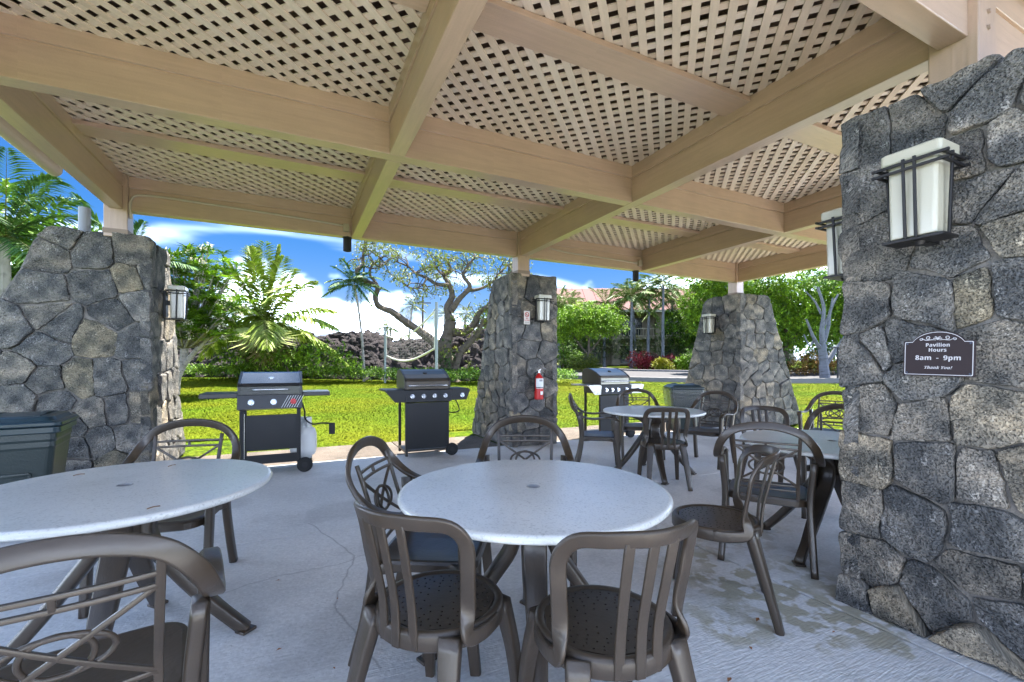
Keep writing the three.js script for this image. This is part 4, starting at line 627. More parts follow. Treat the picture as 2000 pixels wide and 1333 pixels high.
// fire extinguisher
{ const t = thing('fire_extinguisher', 'red fire extinguisher hung on the middle stone pillar', 'fire extinguisher', [3.35, 0.72, -5.99]);
  const L = (p, s = 30) => new THREE.LatheGeometry(p.map(([a, b]) => new THREE.Vector2(a, b)), s);
  const c = part('cylinder', L([[0, 0], [0.06, 0], [0.068, 0.012], [0.068, 0.3], [0.06, 0.34], [0.035, 0.372], [0.022, 0.38], [0.022, 0.4], [0, 0.4]]), M.red, t);
  part('label_sheet', new THREE.CylinderGeometry(0.0688, 0.0688, 0.15, 30, 1, true, -1.2, 2.4).translate(0, 0.245, 0), M.white, c);
  part('label_print', new THREE.CylinderGeometry(0.0693, 0.0693, 0.012, 30, 1, true, -1.2, 2.4).translate(0, 0.185, 0), M.black, c); part('label_print', new THREE.CylinderGeometry(0.0693, 0.0693, 0.03, 30, 1, true, -0.4, 0.8).translate(0, 0.29, 0), std(lin(0.3, 0.3, 0.32), 0.6), c);
  part('round_sticker', new THREE.CylinderGeometry(0.0692, 0.0692, 0.05, 20, 1, true, -0.15, 0.75).translate(0, 0.1, 0), M.white, c);
  part('valve', [cyl(0.024, 0.02, 0.05, 0, 0.4, 0, 16), box(0.03, 0.02, 0.06, 0, 0.45, 0.01, 0.004)].map(g => boxUV(g)), M.steel, t);
  part('squeeze_handle', [bar([V(-0.02, 0.455, 0.0), V(0.06, 0.475, 0.03), V(0.1, 0.462, 0.04)], 0.02, 0.006, UZ.clone()), bar([V(-0.02, 0.43, 0.0), V(0.05, 0.425, 0.03), V(0.085, 0.4, 0.04)], 0.02, 0.006, UZ.clone())], M.chrome, t);
  part('hose', tube([V(-0.02, 0.42, 0.01), V(-0.07, 0.4, 0.02), V(-0.086, 0.33, 0.02), V(-0.084, 0.2, 0.01), V(-0.08, 0.13, 0.0)], 0.009, 30, 8), M.rubber, t); part('bracket', box(0.05, 0.3, 0.03, 0, 0.25, -0.085, 0.004), M.steelDark, t); }

// signs
{ const font = await new FontLoader().loadAsync('fonts/droid/droid_sans_bold.typeface.json'), script = await new FontLoader().loadAsync('fonts/droid/droid_serif_bold.typeface.json');
  const text = (s, size, f = font) => { const g = new TextGeometry(s, { font: f, size, depth: 0.0012, curveSegments: 5, bevelEnabled: false }); g.computeBoundingBox(); g.translate(-(g.boundingBox.max.x + g.boundingBox.min.x) / 2, 0, 0); return g; };
  const t = thing('hours_sign', 'dark brown Pavilion Hours sign with white lettering on the near pillar', 'sign', [2.566, 1.2, -0.975], -Math.PI / 2 + 0.03); t.rotation.z = -0.02;
  const w = 0.24, h = 0.155, arch = 0.058;
  const outline = k => { const s = new THREE.Shape(), a = w / 2 - k, b = h - k, cr = 0.006; s.moveTo(-a + cr, k); s.lineTo(a - cr, k); s.quadraticCurveTo(a, k, a, k + cr); s.lineTo(a, b - cr); s.quadraticCurveTo(a, b, a - cr, b); s.lineTo(0.088, b); s.bezierCurveTo(0.055, h + arch - k, -0.055, h + arch - k, -0.088, b); s.lineTo(-a + cr, b); s.quadraticCurveTo(-a, b, -a, b - cr); s.lineTo(-a, k + cr); s.quadraticCurveTo(-a, k, -a + cr, k); return s; };
  const signM = std(lin(0.022, 0.012, 0.014), 0.75), ink = std(lin(0.5, 0.48, 0.5), 0.6);
  const plate = part('plate', new THREE.ExtrudeGeometry(outline(0), { depth: 0.006, bevelEnabled: true, bevelSize: 0.0015, bevelThickness: 0.0015, bevelSegments: 2 }), signM, t);
  const rim = outline(0.0035); rim.holes.push(new THREE.Path(outline(0.0062).getPoints(14))); part('border', new THREE.ExtrudeGeometry(rim, { depth: 0.0012, bevelEnabled: false, curveSegments: 14 }).translate(0, 0, 0.0078), ink, plate);
  for (const [s, size, y, x, f] of [['Pavilion', 0.0158, 0.129, 0], ['Hours', 0.0158, 0.107, 0], ['8am  -  9pm', 0.0205, 0.07, 0], ['Thank You!', 0.0118, 0.031, 0, script]]) { const g = text(s, size, f); if (f) g.applyMatrix4(new THREE.Matrix4().makeShear(0, 0, 0.35, 0, 0, 0)); g.translate(x, y, 0.0078); part('lettering', g, ink, plate); }
  // scrollwork
  const scr = []; for (const s of [-1, 1]) { const sp = (x, y, r, turns, a0) => { const p = []; for (let i = 0; i <= 24; i++) { const q = i / 24, a = a0 + q * turns * 6.28; p.push(V(s * (x + Math.cos(a) * r * (1 - q * 0.6)), y + Math.sin(a) * r * (1 - q * 0.6), 0.0088)); } return new THREE.TubeGeometry(new THREE.CatmullRomCurve3(p), 40, 0.0017, 5); }; scr.push(sp(0.032, 0.169, 0.0085, 1.1, -2.2), sp(0.058, 0.163, 0.006, 1.0, 2.2)); scr.push(tube([V(s * 0.006, 0.159, 0.0088), V(s * 0.02, 0.16, 0.0088), V(s * 0.04, 0.158, 0.0088), V(s * 0.056, 0.166, 0.0088)], 0.0017, 20, 5)); for (const a of [0.35, 0.95]) scr.push(tube([V(0, 0.16, 0.0088), V(s * Math.sin(a) * 0.009, 0.16 + Math.cos(a) * 0.011, 0.0088), V(s * Math.sin(a + 0.3) * 0.016, 0.16 + Math.cos(a + 0.3) * 0.017, 0.0088)], 0.0021, 12, 5)); }
  part('scrollwork', scr, ink, plate);
  for (const [x, y] of [[-0.107, 0.143], [0.107, 0.143], [-0.107, 0.012], [0.107, 0.012]]) { const g = cyl(0.0042, 0.0036, 0.003, 0, 0, 0, 12); g.rotateX(Math.PI / 2); g.translate(x, y, 0.008); part('screw', g, std(lin(0.02, 0.03, 0.07), 0.35), plate); }
  // no-smoking notice
  const n = thing('no_smoking_sign', 'small white no-smoking notice beside the lamp on the middle pillar', 'sign', [3.17, 1.86, -6.04]);
  const pl = part('plate', box(0.1, 0.2, 0.004, 0, 0.1, 0.002), std(lin(0.62, 0.56, 0.5), 0.6), n), redM = std(lin(0.5, 0.04, 0.03), 0.5);
  part('prohibition_ring', new THREE.TorusGeometry(0.032, 0.0055, 8, 32).translate(0, 0.145, 0.004), redM, pl); part('prohibition_bar', bar([V(-0.022, 0.167, 0.0055), V(0.022, 0.123, 0.0055)], 0.009, 0.002, V(1, 1, 0)), redM, pl); part('cigarette', bar([V(-0.02, 0.14, 0.0046), V(0.022, 0.14, 0.0046)], 0.008, 0.001, V(0, 1, 0)), M.black, pl);
  for (const [s, size, y] of [['NO', 0.02, 0.078], ['SMOKING', 0.0145, 0.053]]) part('lettering', text(s, size).translate(0, y, 0.0042), redM, pl);
  part('fine_print', [0.036, 0.026, 0.016].map(y => box(0.07, 0.003, 0.0008, 0, y, 0.0048)), M.black, pl);
}
// ---------------------------------------------------------------- plants
const onGround = (X, D) => { const [x, z] = ground2(X, D); return [x, terrain(x, z), z]; };
// many small folded leaves: [position, outward direction, size, colour]
const j4 = R => R() < 0.5 ? LIME : GREEN;
class Leaves {
  constructor() { this.p = []; this.c = []; this.n = 0; }
  leaf(o, d, up, len, wid, col, fold = 0.25, droop = 0.15) {           // folded blade from o along d
    const s = V().crossVectors(d, up); if (s.lengthSq() < 1e-6) s.set(1, 0, 0); s.normalize(); const n = V().crossVectors(s, d).normalize();
    const tip = o.clone().addScaledVector(d, len).addScaledVector(n, -droop * len), mid = o.clone().addScaledVector(d, len * 0.5).addScaledVector(n, -fold * wid), a = o.clone().addScaledVector(d, len * 0.45).addScaledVector(s, wid / 2), b = o.clone().addScaledVector(d, len * 0.45).addScaledVector(s, -wid / 2);
    for (const q of [o, a, mid, a, tip, mid, o, mid, b, b, mid, tip]) this.p.push(q.x, q.y, q.z);
    for (let i = 0; i < 12; i++) this.c.push(...col); this.n++;
  }
  quad(o, d, s, len, wid, col) { const a = o.clone().addScaledVector(s, wid / 2), b = o.clone().addScaledVector(s, -wid / 2), t = o.clone().addScaledVector(d, len); for (const q of [a, t, b]) this.p.push(q.x, q.y, q.z); for (let i = 0; i < 3; i++) this.c.push(...col); }
  geo() { const g = new THREE.BufferGeometry(); g.setAttribute('position', new THREE.Float32BufferAttribute(this.p, 3)); g.setAttribute('color', new THREE.Float32BufferAttribute(this.c, 3)); g.computeVertexNormals(); return g; }
}
const leafM = new THREE.MeshPhysicalMaterial({ color: 0xffffff, vertexColors: true, roughness: 0.55, specularIntensity: 0.4, transmission: 0.3, thickness: 0, side: THREE.DoubleSide });
const pick = (R, pal) => { const [r, g, b] = pal[Math.floor(R() * pal.length)], k = 0.62 + R() * 0.5; return [r * k, g * k, b * k]; };
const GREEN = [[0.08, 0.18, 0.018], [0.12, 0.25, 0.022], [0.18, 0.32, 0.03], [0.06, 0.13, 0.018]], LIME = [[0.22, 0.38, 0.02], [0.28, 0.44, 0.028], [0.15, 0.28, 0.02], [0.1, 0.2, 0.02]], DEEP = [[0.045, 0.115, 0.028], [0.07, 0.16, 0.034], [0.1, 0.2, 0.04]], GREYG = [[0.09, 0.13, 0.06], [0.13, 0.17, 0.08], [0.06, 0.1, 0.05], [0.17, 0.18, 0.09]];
const rdir = R => { const z = R() * 2 - 1, a = R() * 6.2832, r = Math.sqrt(1 - z * z); return V(r * Math.cos(a), z, r * Math.sin(a)); };
// crown of leaf sprays spread through ellipsoid clumps [x, y, z, rx, ry, rz]
function crown(clumps, n, len, pal, seed, spray = 5) {
  const R = rng(seed), L = new Leaves(), w = clumps.map(c => Math.pow(c[3] * c[4] * c[5], 0.75)), tot = w.reduce((a, b) => a + b, 0);
  for (let k = 0; k < n; k += spray) {
    let t = R() * tot, i = 0; while (i < w.length - 1 && (t -= w[i]) > 0) i++;
    const c = clumps[i], d = rdir(R), r = Math.pow(R(), 0.38), lump = 0.75 + 0.5 * noise3(d.x * 2.2 + i * 7, d.y * 2.2, d.z * 2.2, seed), o = V(c[0] + d.x * c[3] * r * lump, c[1] + d.y * c[4] * r * lump, c[2] + d.z * c[5] * r * lump), base = pick(R, pal);
    for (let j = 0; j < spray; j++) { const dd = rdir(R).multiplyScalar(0.9).add(V(d.x, d.y * 0.5 + 0.25, d.z).multiplyScalar(0.7)).normalize(); const q = 0.8 + R() * 0.4; L.leaf(o.clone().addScaledVector(rdir(R), len * 0.4), dd, V(0, 1, 0), len * (0.7 + R() * 0.6), len * (0.38 + R() * 0.2), base.map(v => v * q)); }
  }
  return L.geo();
}
function limb(pts, r0, r1, seg = 14, sides = 8, seed = 1) {
  const cv = new THREE.CatmullRomCurve3(pts), g = new THREE.TubeGeometry(cv, seg, 1, sides), p = g.attributes.position, n = g.attributes.normal;
  for (let i = 0; i <= seg; i++) { const c = cv.getPointAt(i / seg), r = lerp(r0, r1, Math.pow(i / seg, 0.8)); for (let j = 0; j <= sides; j++) { const k = i * (sides + 1) + j, q = r * (1 + (noise3(Math.cos(j / sides * 6.283) * 2 + 5, i * 0.7, Math.sin(j / sides * 6.283) * 2 + seed, 3) - 0.5) * 0.35); p.setXYZ(k, c.x + n.getX(k) * q, c.y + n.getY(k) * q, c.z + n.getZ(k) * q); } }
  const uv = g.attributes.uv; for (let i = 0; i < uv.count; i++) uv.setXY(i, uv.getX(i) * 3, uv.getY(i)); g.computeVertexNormals(); return g;
}
function frond(L, o, az, pitch, len, R, { nl = 34, ll = 0.5, w = 0.045, droop = 0.9, pal = GREEN, hang = 0.5, rach = [0.12, 0.14, 0.03] } = {}) {
  const h = V(Math.cos(az), 0, Math.sin(az)), side = V(-h.z, 0, h.x), pt = t => { const s = t * len; return o.clone().addScaledVector(h, s * Math.cos(pitch) * (1 - 0.12 * t)).add(V(0, s * Math.sin(pitch) - droop * len * 0.42 * t * t, 0)); };
  const tw = (R() - 0.5) * 0.8;
  for (let i = 0; i < 12; i++) { const a = pt(i / 12), b = pt((i + 1) / 12), d = b.clone().sub(a), l = d.length(); d.normalize(); const rw = 0.03 * len / 3 * (1 - i / 14); L.quad(a, d, side, l * 1.3, rw, rach); L.quad(b, d.clone().negate(), side, l * 1.3, rw, rach); L.quad(a, d, V(0, 1, 0), l * 1.3, rw, rach); }
  for (let i = 2; i < nl; i++) for (const s of [-1, 1]) {
    const t = (i + R() * 0.6) / nl, a = pt(t), T = pt(Math.min(1, t + 0.02)).sub(pt(t - 0.02)).normalize(), k = Math.sin(Math.PI * clamp(0.12 + t * 0.82)) * (0.85 + R() * 0.3);
    const d = side.clone().multiplyScalar(s).addScaledVector(T, 0.55 + t * 0.5).add(V(0, -hang * (0.4 + R() * 0.6) + 0.25 + tw * s * 0.3, 0)).normalize();
    L.leaf(a, d, V(0, 1, 0), ll * k, w, pick(R, pal), 0.3, 0.22);
  }
}
function featherPalm(name, label, X, D, H, len, nf, seed, o = {}) {
  const R = rng(seed), t = thing(name, label, 'palm', onGround(X, D), 0, o.group), lean = o.lean || [0, 0], top = V(lean[0], H, lean[1]);
  part('trunk', limb([V(0, -0.2, 0), V(lean[0] * 0.15, H * 0.35, lean[1] * 0.15), V(lean[0] * 0.5, H * 0.7, lean[1] * 0.5), top], o.r || 0.13, (o.r || 0.13) * 0.62, 16, 10, seed), o.bark || M.barkGrey, t);
  const L = new Leaves(); for (let i = 0; i < nf; i++) frond(L, top.clone().add(V(0, 0.05, 0)), i * 2.39996 + R() * 0.4, lerp(1.25, -0.35, Math.pow(i / nf, 0.9)) + (R() - 0.5) * 0.2, len * (0.8 + R() * 0.35), R, { ll: len * 0.22, pal: o.pal || GREEN, nl: o.nl || 30, droop: 0.7 + R() * 0.5, w: len * (o.w || 0.02) });
  part('crown', L.geo(), leafM, t); return t;
}
function tree(name, label, X, D, clumps, n, len, pal, seed, trunks, bark = M.bark, group) {
  const t = thing(name, label, name.includes('shrub') || name.includes('bush') ? 'shrub' : 'tree', onGround(X, D), YAW, group);      // local x runs to the viewer's right
  t.rotation.y = -YAW;
  trunks.forEach(([pts, r0, r1], i) => part(i ? 'limb' : 'trunk', limb(pts.map(p => V(...p)), r0, r1, 12, 8, seed + i), bark, t));
  part('crown', crown(clumps, n, len, pal, seed), leafM, t); return t;
}
// leafy frangipani by the left pillar: rosettes of long leaves at the branch ends, with white flowers
{
  const t = thing('frangipani_tree', 'broad-leaved flowering tree right of the dark left pillar', 'tree', onGround(-10.75, 15), -YAW), R = rng(21), L = new Leaves(), F = new Leaves(), twigs = [];
  const clumps = [[0.2, 3.5, 0, 1.4, 1.3, 1.4], [1.0, 3.2, 0.3, 1.0, 1.2, 1.2], [-0.9, 3.8, -0.3, 1.4, 1.1, 1.4], [0.3, 4.3, 0, 1.3, 0.7, 1.2], [1.3, 2.5, 0.6, 0.8, 0.9, 0.9], [-1.4, 3.0, 0.2, 1.1, 1.0, 1.2], [0.6, 2.4, 0.7, 0.9, 0.7, 0.9]];
  for (let k = 0; k < 400; k++) {
    const c = clumps[Math.floor(R() * clumps.length)], d = rdir(R), r = Math.pow(R(), 0.3), o = V(c[0] + d.x * c[3] * r, c[1] + d.y * c[4] * r, c[2] + d.z * c[5] * r), axis = V(d.x * 0.7, 0.8 + d.y * 0.5, d.z * 0.7).normalize(), m = 13, base = pick(R, j4(R));
    for (let j = 0; j < m; j++) { const a = j * 2.4 + R(), s = V(Math.cos(a), 0, Math.sin(a)), e = 0.15 + 0.9 * (j / m), dd = s.multiplyScalar(1).addScaledVector(axis, 1.1 - e).normalize(), q = 0.8 + R() * 0.5; L.leaf(o, dd, V(0, 1, 0), 0.28 + R() * 0.14, 0.085, base.map(v => v * q), 0.2, 0.25); }
    if (k % 6 === 0) for (let j = 0; j < 26; j++) F.leaf(o.clone().addScaledVector(axis, 0.16).addScaledVector(rdir(R), 0.1), rdir(R), V(0, 1, 0), 0.07, 0.045, [0.75, 0.68, 0.55]);
    if (k % 4 === 0) twigs.push(limb([V(-0.2, 1.6, 0), V(lerp(-0.2, o.x, 0.4), lerp(1.6, o.y, 0.35) - 0.1, o.z * 0.4), o], 0.05, 0.018, 8, 5, k));
  }
  part('trunk', [limb([V(-0.5, -0.2, 0), V(-0.42, 0.6, 0), V(-0.2, 1.1, 0), V(-0.15, 1.7, 0)], 0.16, 0.11), limb([V(-0.2, 1.0, 0), V(0.3, 1.5, 0.1), V(0.8, 1.9, 0.3), V(1.1, 2.5, 0.4)], 0.1, 0.05), ...twigs], M.barkGrey, t);
  part('crown', L.geo(), leafM, t); part('flowers', F.geo(), leafM, t);
}
// fan palm
{
  const t = thing('arching_palm', 'palm with long arching golden-green fronds standing in front of the lava rock wall', 'palm', onGround(-12.25, 22), -YAW), R = rng(5), L = new Leaves(), dry = new Leaves();
  part('trunk', limb([V(0, -0.2, 0), V(0.02, 0.8, 0), V(0.08, 2.0, 0), V(0.1, 3.0, 0)], 0.3, 0.22, 14, 12, 4), M.bark, t);
  const fan = (LL, az, pitch, pet, rad, pal) => {
    const h = V(Math.cos(az) * Math.cos(pitch), Math.sin(pitch), Math.sin(az) * Math.cos(pitch)), o = V(0.1, 2.9, 0), c = o.clone().addScaledVector(h, pet).add(V(0, -0.12 * pet * pet * Math.cos(pitch), 0)), side = V(-Math.sin(az), 0, Math.cos(az)), dir = V(h.x, h.y - 0.28 * pet * Math.cos(pitch) * 0.6, h.z).normalize(), up = V().crossVectors(side, dir).negate().normalize();
    LL.quad(o, c.clone().sub(o).normalize(), side, pet * 1.05, 0.1, [0.16, 0.18, 0.05]); LL.quad(o, c.clone().sub(o).normalize(), up, pet * 1.05, 0.07, [0.16, 0.18, 0.05]);
    const n = 34, tone = pick(R, pal); for (let i = 0; i < n; i++) { const a = (i / (n - 1) - 0.5) * 4.3, d = dir.clone().multiplyScalar(Math.cos(a)).addScaledVector(side, Math.sin(a)).addScaledVector(up, 0.1 * Math.cos(a * 2)).add(V(0, -0.1, 0)).normalize(), r = rad * (0.72 + 0.28 * Math.cos(a * 0.7)) * (0.9 + R() * 0.2), k = 0.8 + R() * 0.4; LL.leaf(c, d, up, r * 0.7, r * 0.13, tone.map(v => v * k), 0.5, 0.08); const m = c.clone().addScaledVector(d, r * 0.36); LL.leaf(m, d.clone().add(V(0, -0.25 - R() * 0.35, 0)).normalize(), up, r * 0.66, r * 0.055, tone.map(v => v * k * 1.1), 0.3, 0.3); }
  };
  const FAN = [[0.24, 0.34, 0.03], [0.3, 0.4, 0.06], [0.18, 0.27, 0.025], [0.36, 0.42, 0.12]];
  for (let i = 0; i < 24; i++) frond(L, V(0.1, 2.9, 0), i * 2.39996 + 0.9, lerp(1.5, -0.1, Math.pow(i / 24, 1.15)), 4.3 + R() * 0.7, R, { nl: 46, ll: 1.15, w: 0.15, pal: FAN, hang: 0.5 + 0.5 * i / 24, droop: 0.3 + 0.75 * i / 24 + R() * 0.2, rach: [0.2, 0.22, 0.06] });
  for (let i = 12; i < 22; i += 4) fan(L, i * 2.39996 + 0.4, lerp(1.45, -0.5, Math.pow(i / 22, 0.85)), 1.9 + R() * 0.8, 1.9 + R() * 0.6, FAN);
  
  for (let i = 0; i < 7; i++) fan(dry, i * 0.9, -0.75 - R() * 0.4, 1.0 + R() * 0.4, 1.1, [[0.3, 0.25, 0.1], [0.22, 0.2, 0.07]]);
  part('crown', L.geo(), leafM, t); part('old_fronds', dry.geo(), leafM, t);
}
tree('leafy_shrub', 'bright green loose shrub growing round the foot of the arching palm', -10.8, 21.6, [[-1.7, 1.1, 0.5, 1.4, 0.7, 1], [0, 1.3, 0, 1.7, 0.8, 1], [1.9, 1.2, 0.2, 1.5, 0.8, 1], [2.9, 0.8, 0, 0.9, 0.5, 0.8]], 3400, 0.17, LIME, 31, [[[[0, -0.1, 0], [0.1, 0.5, 0], [-0.4, 1.2, 0]], 0.06, 0.03], [[[0.1, 0.3, 0], [1.2, 0.9, 0], [2.1, 1.4, 0]], 0.05, 0.02], [[[0, 0.3, 0], [-1.2, 0.9, 0], [-2, 1.2, 0]], 0.05, 0.02]]);
featherPalm('slender_palm', 'slender single palm left of the volleyball net', -7.55, 23, 4.9, 1.9, 20, 8, { r: 0.085, lean: [-0.5, 0.15], pal: DEEP, w: 0.035 });
// spreading bare-limbed tree; limbs listed in metres from its foot, in the plane facing the patio
{
  const t = thing('spreading_tree', 'big spreading tree with twisting bare limbs and thin foliage left of the middle pillar', 'tree', onGround(-3.25, 24), -YAW), R = rng(91), k = 0.0273, tips = [];
  const P = (list, dz) => list.map(([x, y], i) => V((x - 880) * k, (718 - y) * k - 0.25, dz * i / list.length + (R() - 0.5) * 0.2));
  const big = [[[[884, 722], [874, 680], [868, 645], [874, 615], [880, 590]], 0.52, 0.3, 0], [[[868, 652], [845, 630], [818, 610], [792, 592], [768, 574], [742, 562], [736, 545], [741, 528], [722, 516], [707, 510], [704, 496], [714, 486], [716, 470], [722, 452]], 0.27, 0.07, 0.8], [[[741, 530], [734, 516], [722, 498], [732, 480], [742, 486], [746, 470]], 0.1, 0.04, 0.5], [[[880, 592], [872, 565], [882, 540], [874, 515], [866, 500], [876, 486], [870, 466]], 0.25, 0.07, -0.6], [[[880, 570], [898, 548], [918, 525], [906, 505], [915, 488], [930, 470]], 0.18, 0.05, 0.9], [[[882, 610], [908, 612], [926, 596], [936, 574], [956, 560], [962, 536], [985, 520], [1000, 495]], 0.24, 0.06, 0.5], [[[876, 520], [852, 518], [832, 505], [808, 494], [792, 480], [770, 470]], 0.12, 0.04, -0.8], [[[926, 596], [940, 600], [962, 588], [985, 580]], 0.11, 0.05, 1], [[[906, 530], [930, 528], [955, 515], [975, 492], [990, 475]], 0.11, 0.04, -1], [[[832, 505], [826, 520], [812, 528], [798, 525]], 0.06, 0.02, 0.4], [[[866, 500], [850, 485], [842, 465]], 0.08, 0.03, -0.9], [[[884, 690], [900, 650], [930, 620], [945, 590]], 0.25, 0.1, 0.9]];
  big.forEach(([pts, r0, r1, dz], i) => { const q = P(pts, dz); part(i ? 'limb' : 'trunk', limb(q, r0, r1, 8 + pts.length * 5, 9, i + 3), M.bark, t); if (i) tips.push(...q.slice(-3)); });
  const twigs = [], spots = [];
  for (const q of tips) for (let j = 0; j < 4; j++) { let p = q.clone(), d = rdir(R); d.y = Math.abs(d.y) * 0.5; const pts = [p.clone()]; for (let s = 0; s < 4; s++) { d.add(rdir(R).multiplyScalar(0.7)).normalize(); p = p.clone().addScaledVector(d, 0.22 + R() * 0.2); pts.push(p.clone()); } twigs.push(limb(pts, 0.04, 0.012, 10, 5, j)); spots.push(pts[4], pts[3]); }
  part('twigs', twigs, M.bark, t);
  const clumps = spots.map(s => [s.x, s.y, s.z, 0.55, 0.22, 0.55]).concat([[1.2, 6.4, 0, 2.4, 0.4, 2], [3.2, 6.0, -1, 1.4, 0.35, 1.6], [-1.2, 6.4, 1, 1.2, 0.3, 1.4], [2.4, 5.4, 0.5, 1.2, 0.25, 1]]); part('crown', crown(clumps, 9000, 0.14, [[0.24, 0.3, 0.04], [0.18, 0.24, 0.035], [0.3, 0.31, 0.07]], 17), leafM, t);
  part('climbing_ivy', crown([[-0.15, 0.9, 0.35, 0.5, 1.0, 0.4], [-0.25, 1.7, 0.3, 0.35, 0.6, 0.3]], 900, 0.12, DEEP, 3), leafM, t);
}
// ground-cover hedge in front of the lava wall
{
  const t = thing('low_hedge', 'low bright green clipped hedge along the foot of the lava rock wall', 'hedge', [0, 0, 0]), R = rng(61), L = new Leaves();
  for (let k = 0; k < 16000; k++) { const X = lerp(-24, 3.2, R()), D = 22.6 + (R() - 0.5) * 2.6 + Math.sin(X * 0.4) * 0.2, [x, y, z] = onGround(X, D), h = 0.18 + 0.5 * Math.pow(R(), 0.55) * (0.75 + 0.5 * noise3(X * 0.9, D, 0, 3)), tone = pick(R, X < -14 && D < 22.4 ? LIME : noise3(X * 0.3, 2, D, 7) > 0.5 ? LIME : GREEN); L.leaf(V(x, y + h, z), rdir(R).add(V(0, 0.5, 0)).normalize(), V(0, 1, 0), 0.11 + R() * 0.09, 0.07, tone); }
  part('foliage', L.geo(), leafM, t);
}
// lava rock wall: a bank of dark boulders
{
  const t = thing('lava_rock_wall', 'long bank of piled dark purple-black lava rocks behind the lawn', 'rock wall', [0, 0, 0]), R = rng(71);
  const prof = (X, q) => { const top = 2.5 + (fbm3(X * 0.35, 1, 0, 5, 3) - 0.5) * 1.5; return [24.3 + q * 2.4, Math.sin(Math.min(1, q) * Math.PI / 2) * top]; };
  const pos = [], idx = [], nx = 80, nq = 10; for (let i = 0; i <= nx; i++) for (let j = 0; j <= nq; j++) { const X = -27 + i / nx * 28.6, q = j / nq * 1.6, [D, y0] = prof(X, q), y = q > 1 ? y0 * (1.6 - q) / 0.6 : y0, [x, g, z] = onGround(X, D); pos.push(x, g + y - 0.2, z); }
  for (let i = 0; i < nx; i++) for (let j = 0; j < nq; j++) { const a = i * (nq + 1) + j, b = a + nq + 1; idx.push(a, b, a + 1, a + 1, b, b + 1); }
  const g = new THREE.BufferGeometry(); g.setAttribute('position', new THREE.Float32BufferAttribute(pos, 3)); g.setIndex(idx); g.computeVertexNormals(); part('core', boxUV(g, 0.6), std(lin(0.045, 0.037, 0.039), 1, { side: THREE.DoubleSide }), t);
  const shapes = []; for (let s = 0; s < 6; s++) { let q = mergeVertices(new THREE.IcosahedronGeometry(1, 1).deleteAttribute('uv').deleteAttribute('normal')), p = q.attributes.position; for (let i = 0; i < p.count; i++) { const k = 0.65 + 0.7 * noise3(p.getX(i) * 1.6 + s * 9, p.getY(i) * 1.6, p.getZ(i) * 1.6, 3); p.setXYZ(i, p.getX(i) * k, p.getY(i) * k * 0.75, p.getZ(i) * k); } q = q.toNonIndexed(); q.computeVertexNormals(); shapes.push(boxUV(q, 0.8)); }
  const tints = [lin(0.048, 0.038, 0.04), lin(0.034, 0.029, 0.033), lin(0.064, 0.05, 0.05)].map(c => { const m = M.lava.clone(); m.color = c; return m; });
  const list = []; for (let k = 0; k < 3600; k++) { const X = lerp(-26, 1.7, R()), q = Math.pow(R(), 0.9) * 1.12, [D, y] = prof(X, q), [x, gy, z] = onGround(X, D); list.push({ x, y: gy + y - 0.1, z, s: 0.14 + R() * R() * 0.2, near: Math.abs(X + 5) + D * 0.5 }); }
  list.sort((a, b) => b.s - a.s);
  const o = new THREE.Object3D(), rest = list.slice(300), m = new THREE.InstancedMesh(shapes[0], M.lava, rest.length), col = new THREE.Color();
  const place = (q, r) => { q.position.set(r.x, r.y, r.z); q.rotation.set(R() * 6, R() * 6, R() * 6); q.scale.set(r.s * (0.8 + R() * 0.6), r.s * (0.7 + R() * 0.5), r.s * (0.8 + R() * 0.6)); };
  list.slice(0, 300).forEach((r, i) => place(part('rock', shapes[i % 6], tints[i % 3], t), r));
  rest.forEach((r, i) => { place(o, r); o.updateMatrix(); m.setMatrixAt(i, o.matrix); const k = 0.6 + R() * 0.9; m.setColorAt(i, col.setRGB(k, k * 0.95, k)); }); m.name = 'rocks'; m.userData.kind = 'stuff'; m.castShadow = m.receiveShadow = true; t.add(m);
}
// volleyball net
{
  const t = thing('volleyball_net', 'slack volleyball net strung between two grey posts on the lawn edge', 'net', [0, 0, 0]), A = V(...onGround(-6.2, 22)), B = V(...onGround(-3.02, 18)), m = std(lin(0.22, 0.25, 0.25), 0.6), rope = std(lin(0.62, 0.6, 0.5), 0.8);
  part('post', cyl(0.055, 0.055, 2.75, A.x, A.y, A.z, 12), m, t); part('post', cyl(0.06, 0.06, 3.55, B.x, B.y, B.z, 12), m, t);
  const q = (f, y) => A.clone().lerp(B, f).setY(lerp(A.y, B.y, f) + y), sag = (y0, y1, s) => [0, 0.2, 0.4, 0.6, 0.8, 1].map(f => q(0.03 + f * 0.94, lerp(y0, y1, f) - s * Math.sin(f * Math.PI) * (1 - 0.2 * f)));
  part('top_band', tube(sag(2.3, 3.2, 0.5), 0.04, 40, 6), rope, t); part('bottom_band', tube(sag(1.35, 1.7, 0.4), 0.045, 40, 6), rope, t); part('side_band', tube([q(0.97, 3.2), q(0.975, 2.4), q(0.97, 1.7)], 0.035, 12, 6), rope, t); part('side_band', tube([q(0.03, 2.3), q(0.03, 1.35)], 0.016, 8, 6), rope, t);
  const cords = []; const tp = sag(2.3, 3.2, 0.5), bt = sag(1.35, 1.7, 0.4), c1 = new THREE.CatmullRomCurve3(tp), c2 = new THREE.CatmullRomCurve3(bt); for (let i = 1; i < 30; i++) cords.push(tube([c1.getPoint(i / 30), c2.getPoint(i / 30)], 0.0022, 2, 3)); for (let j = 1; j < 9; j++) cords.push(tube([0, 0.25, 0.5, 0.75, 1].map(f => c1.getPoint(f).lerp(c2.getPoint(f), j / 9)), 0.0022, 12, 3)); part('mesh_cords', cords, std(lin(0.3, 0.31, 0.28), 0.9), t);
}
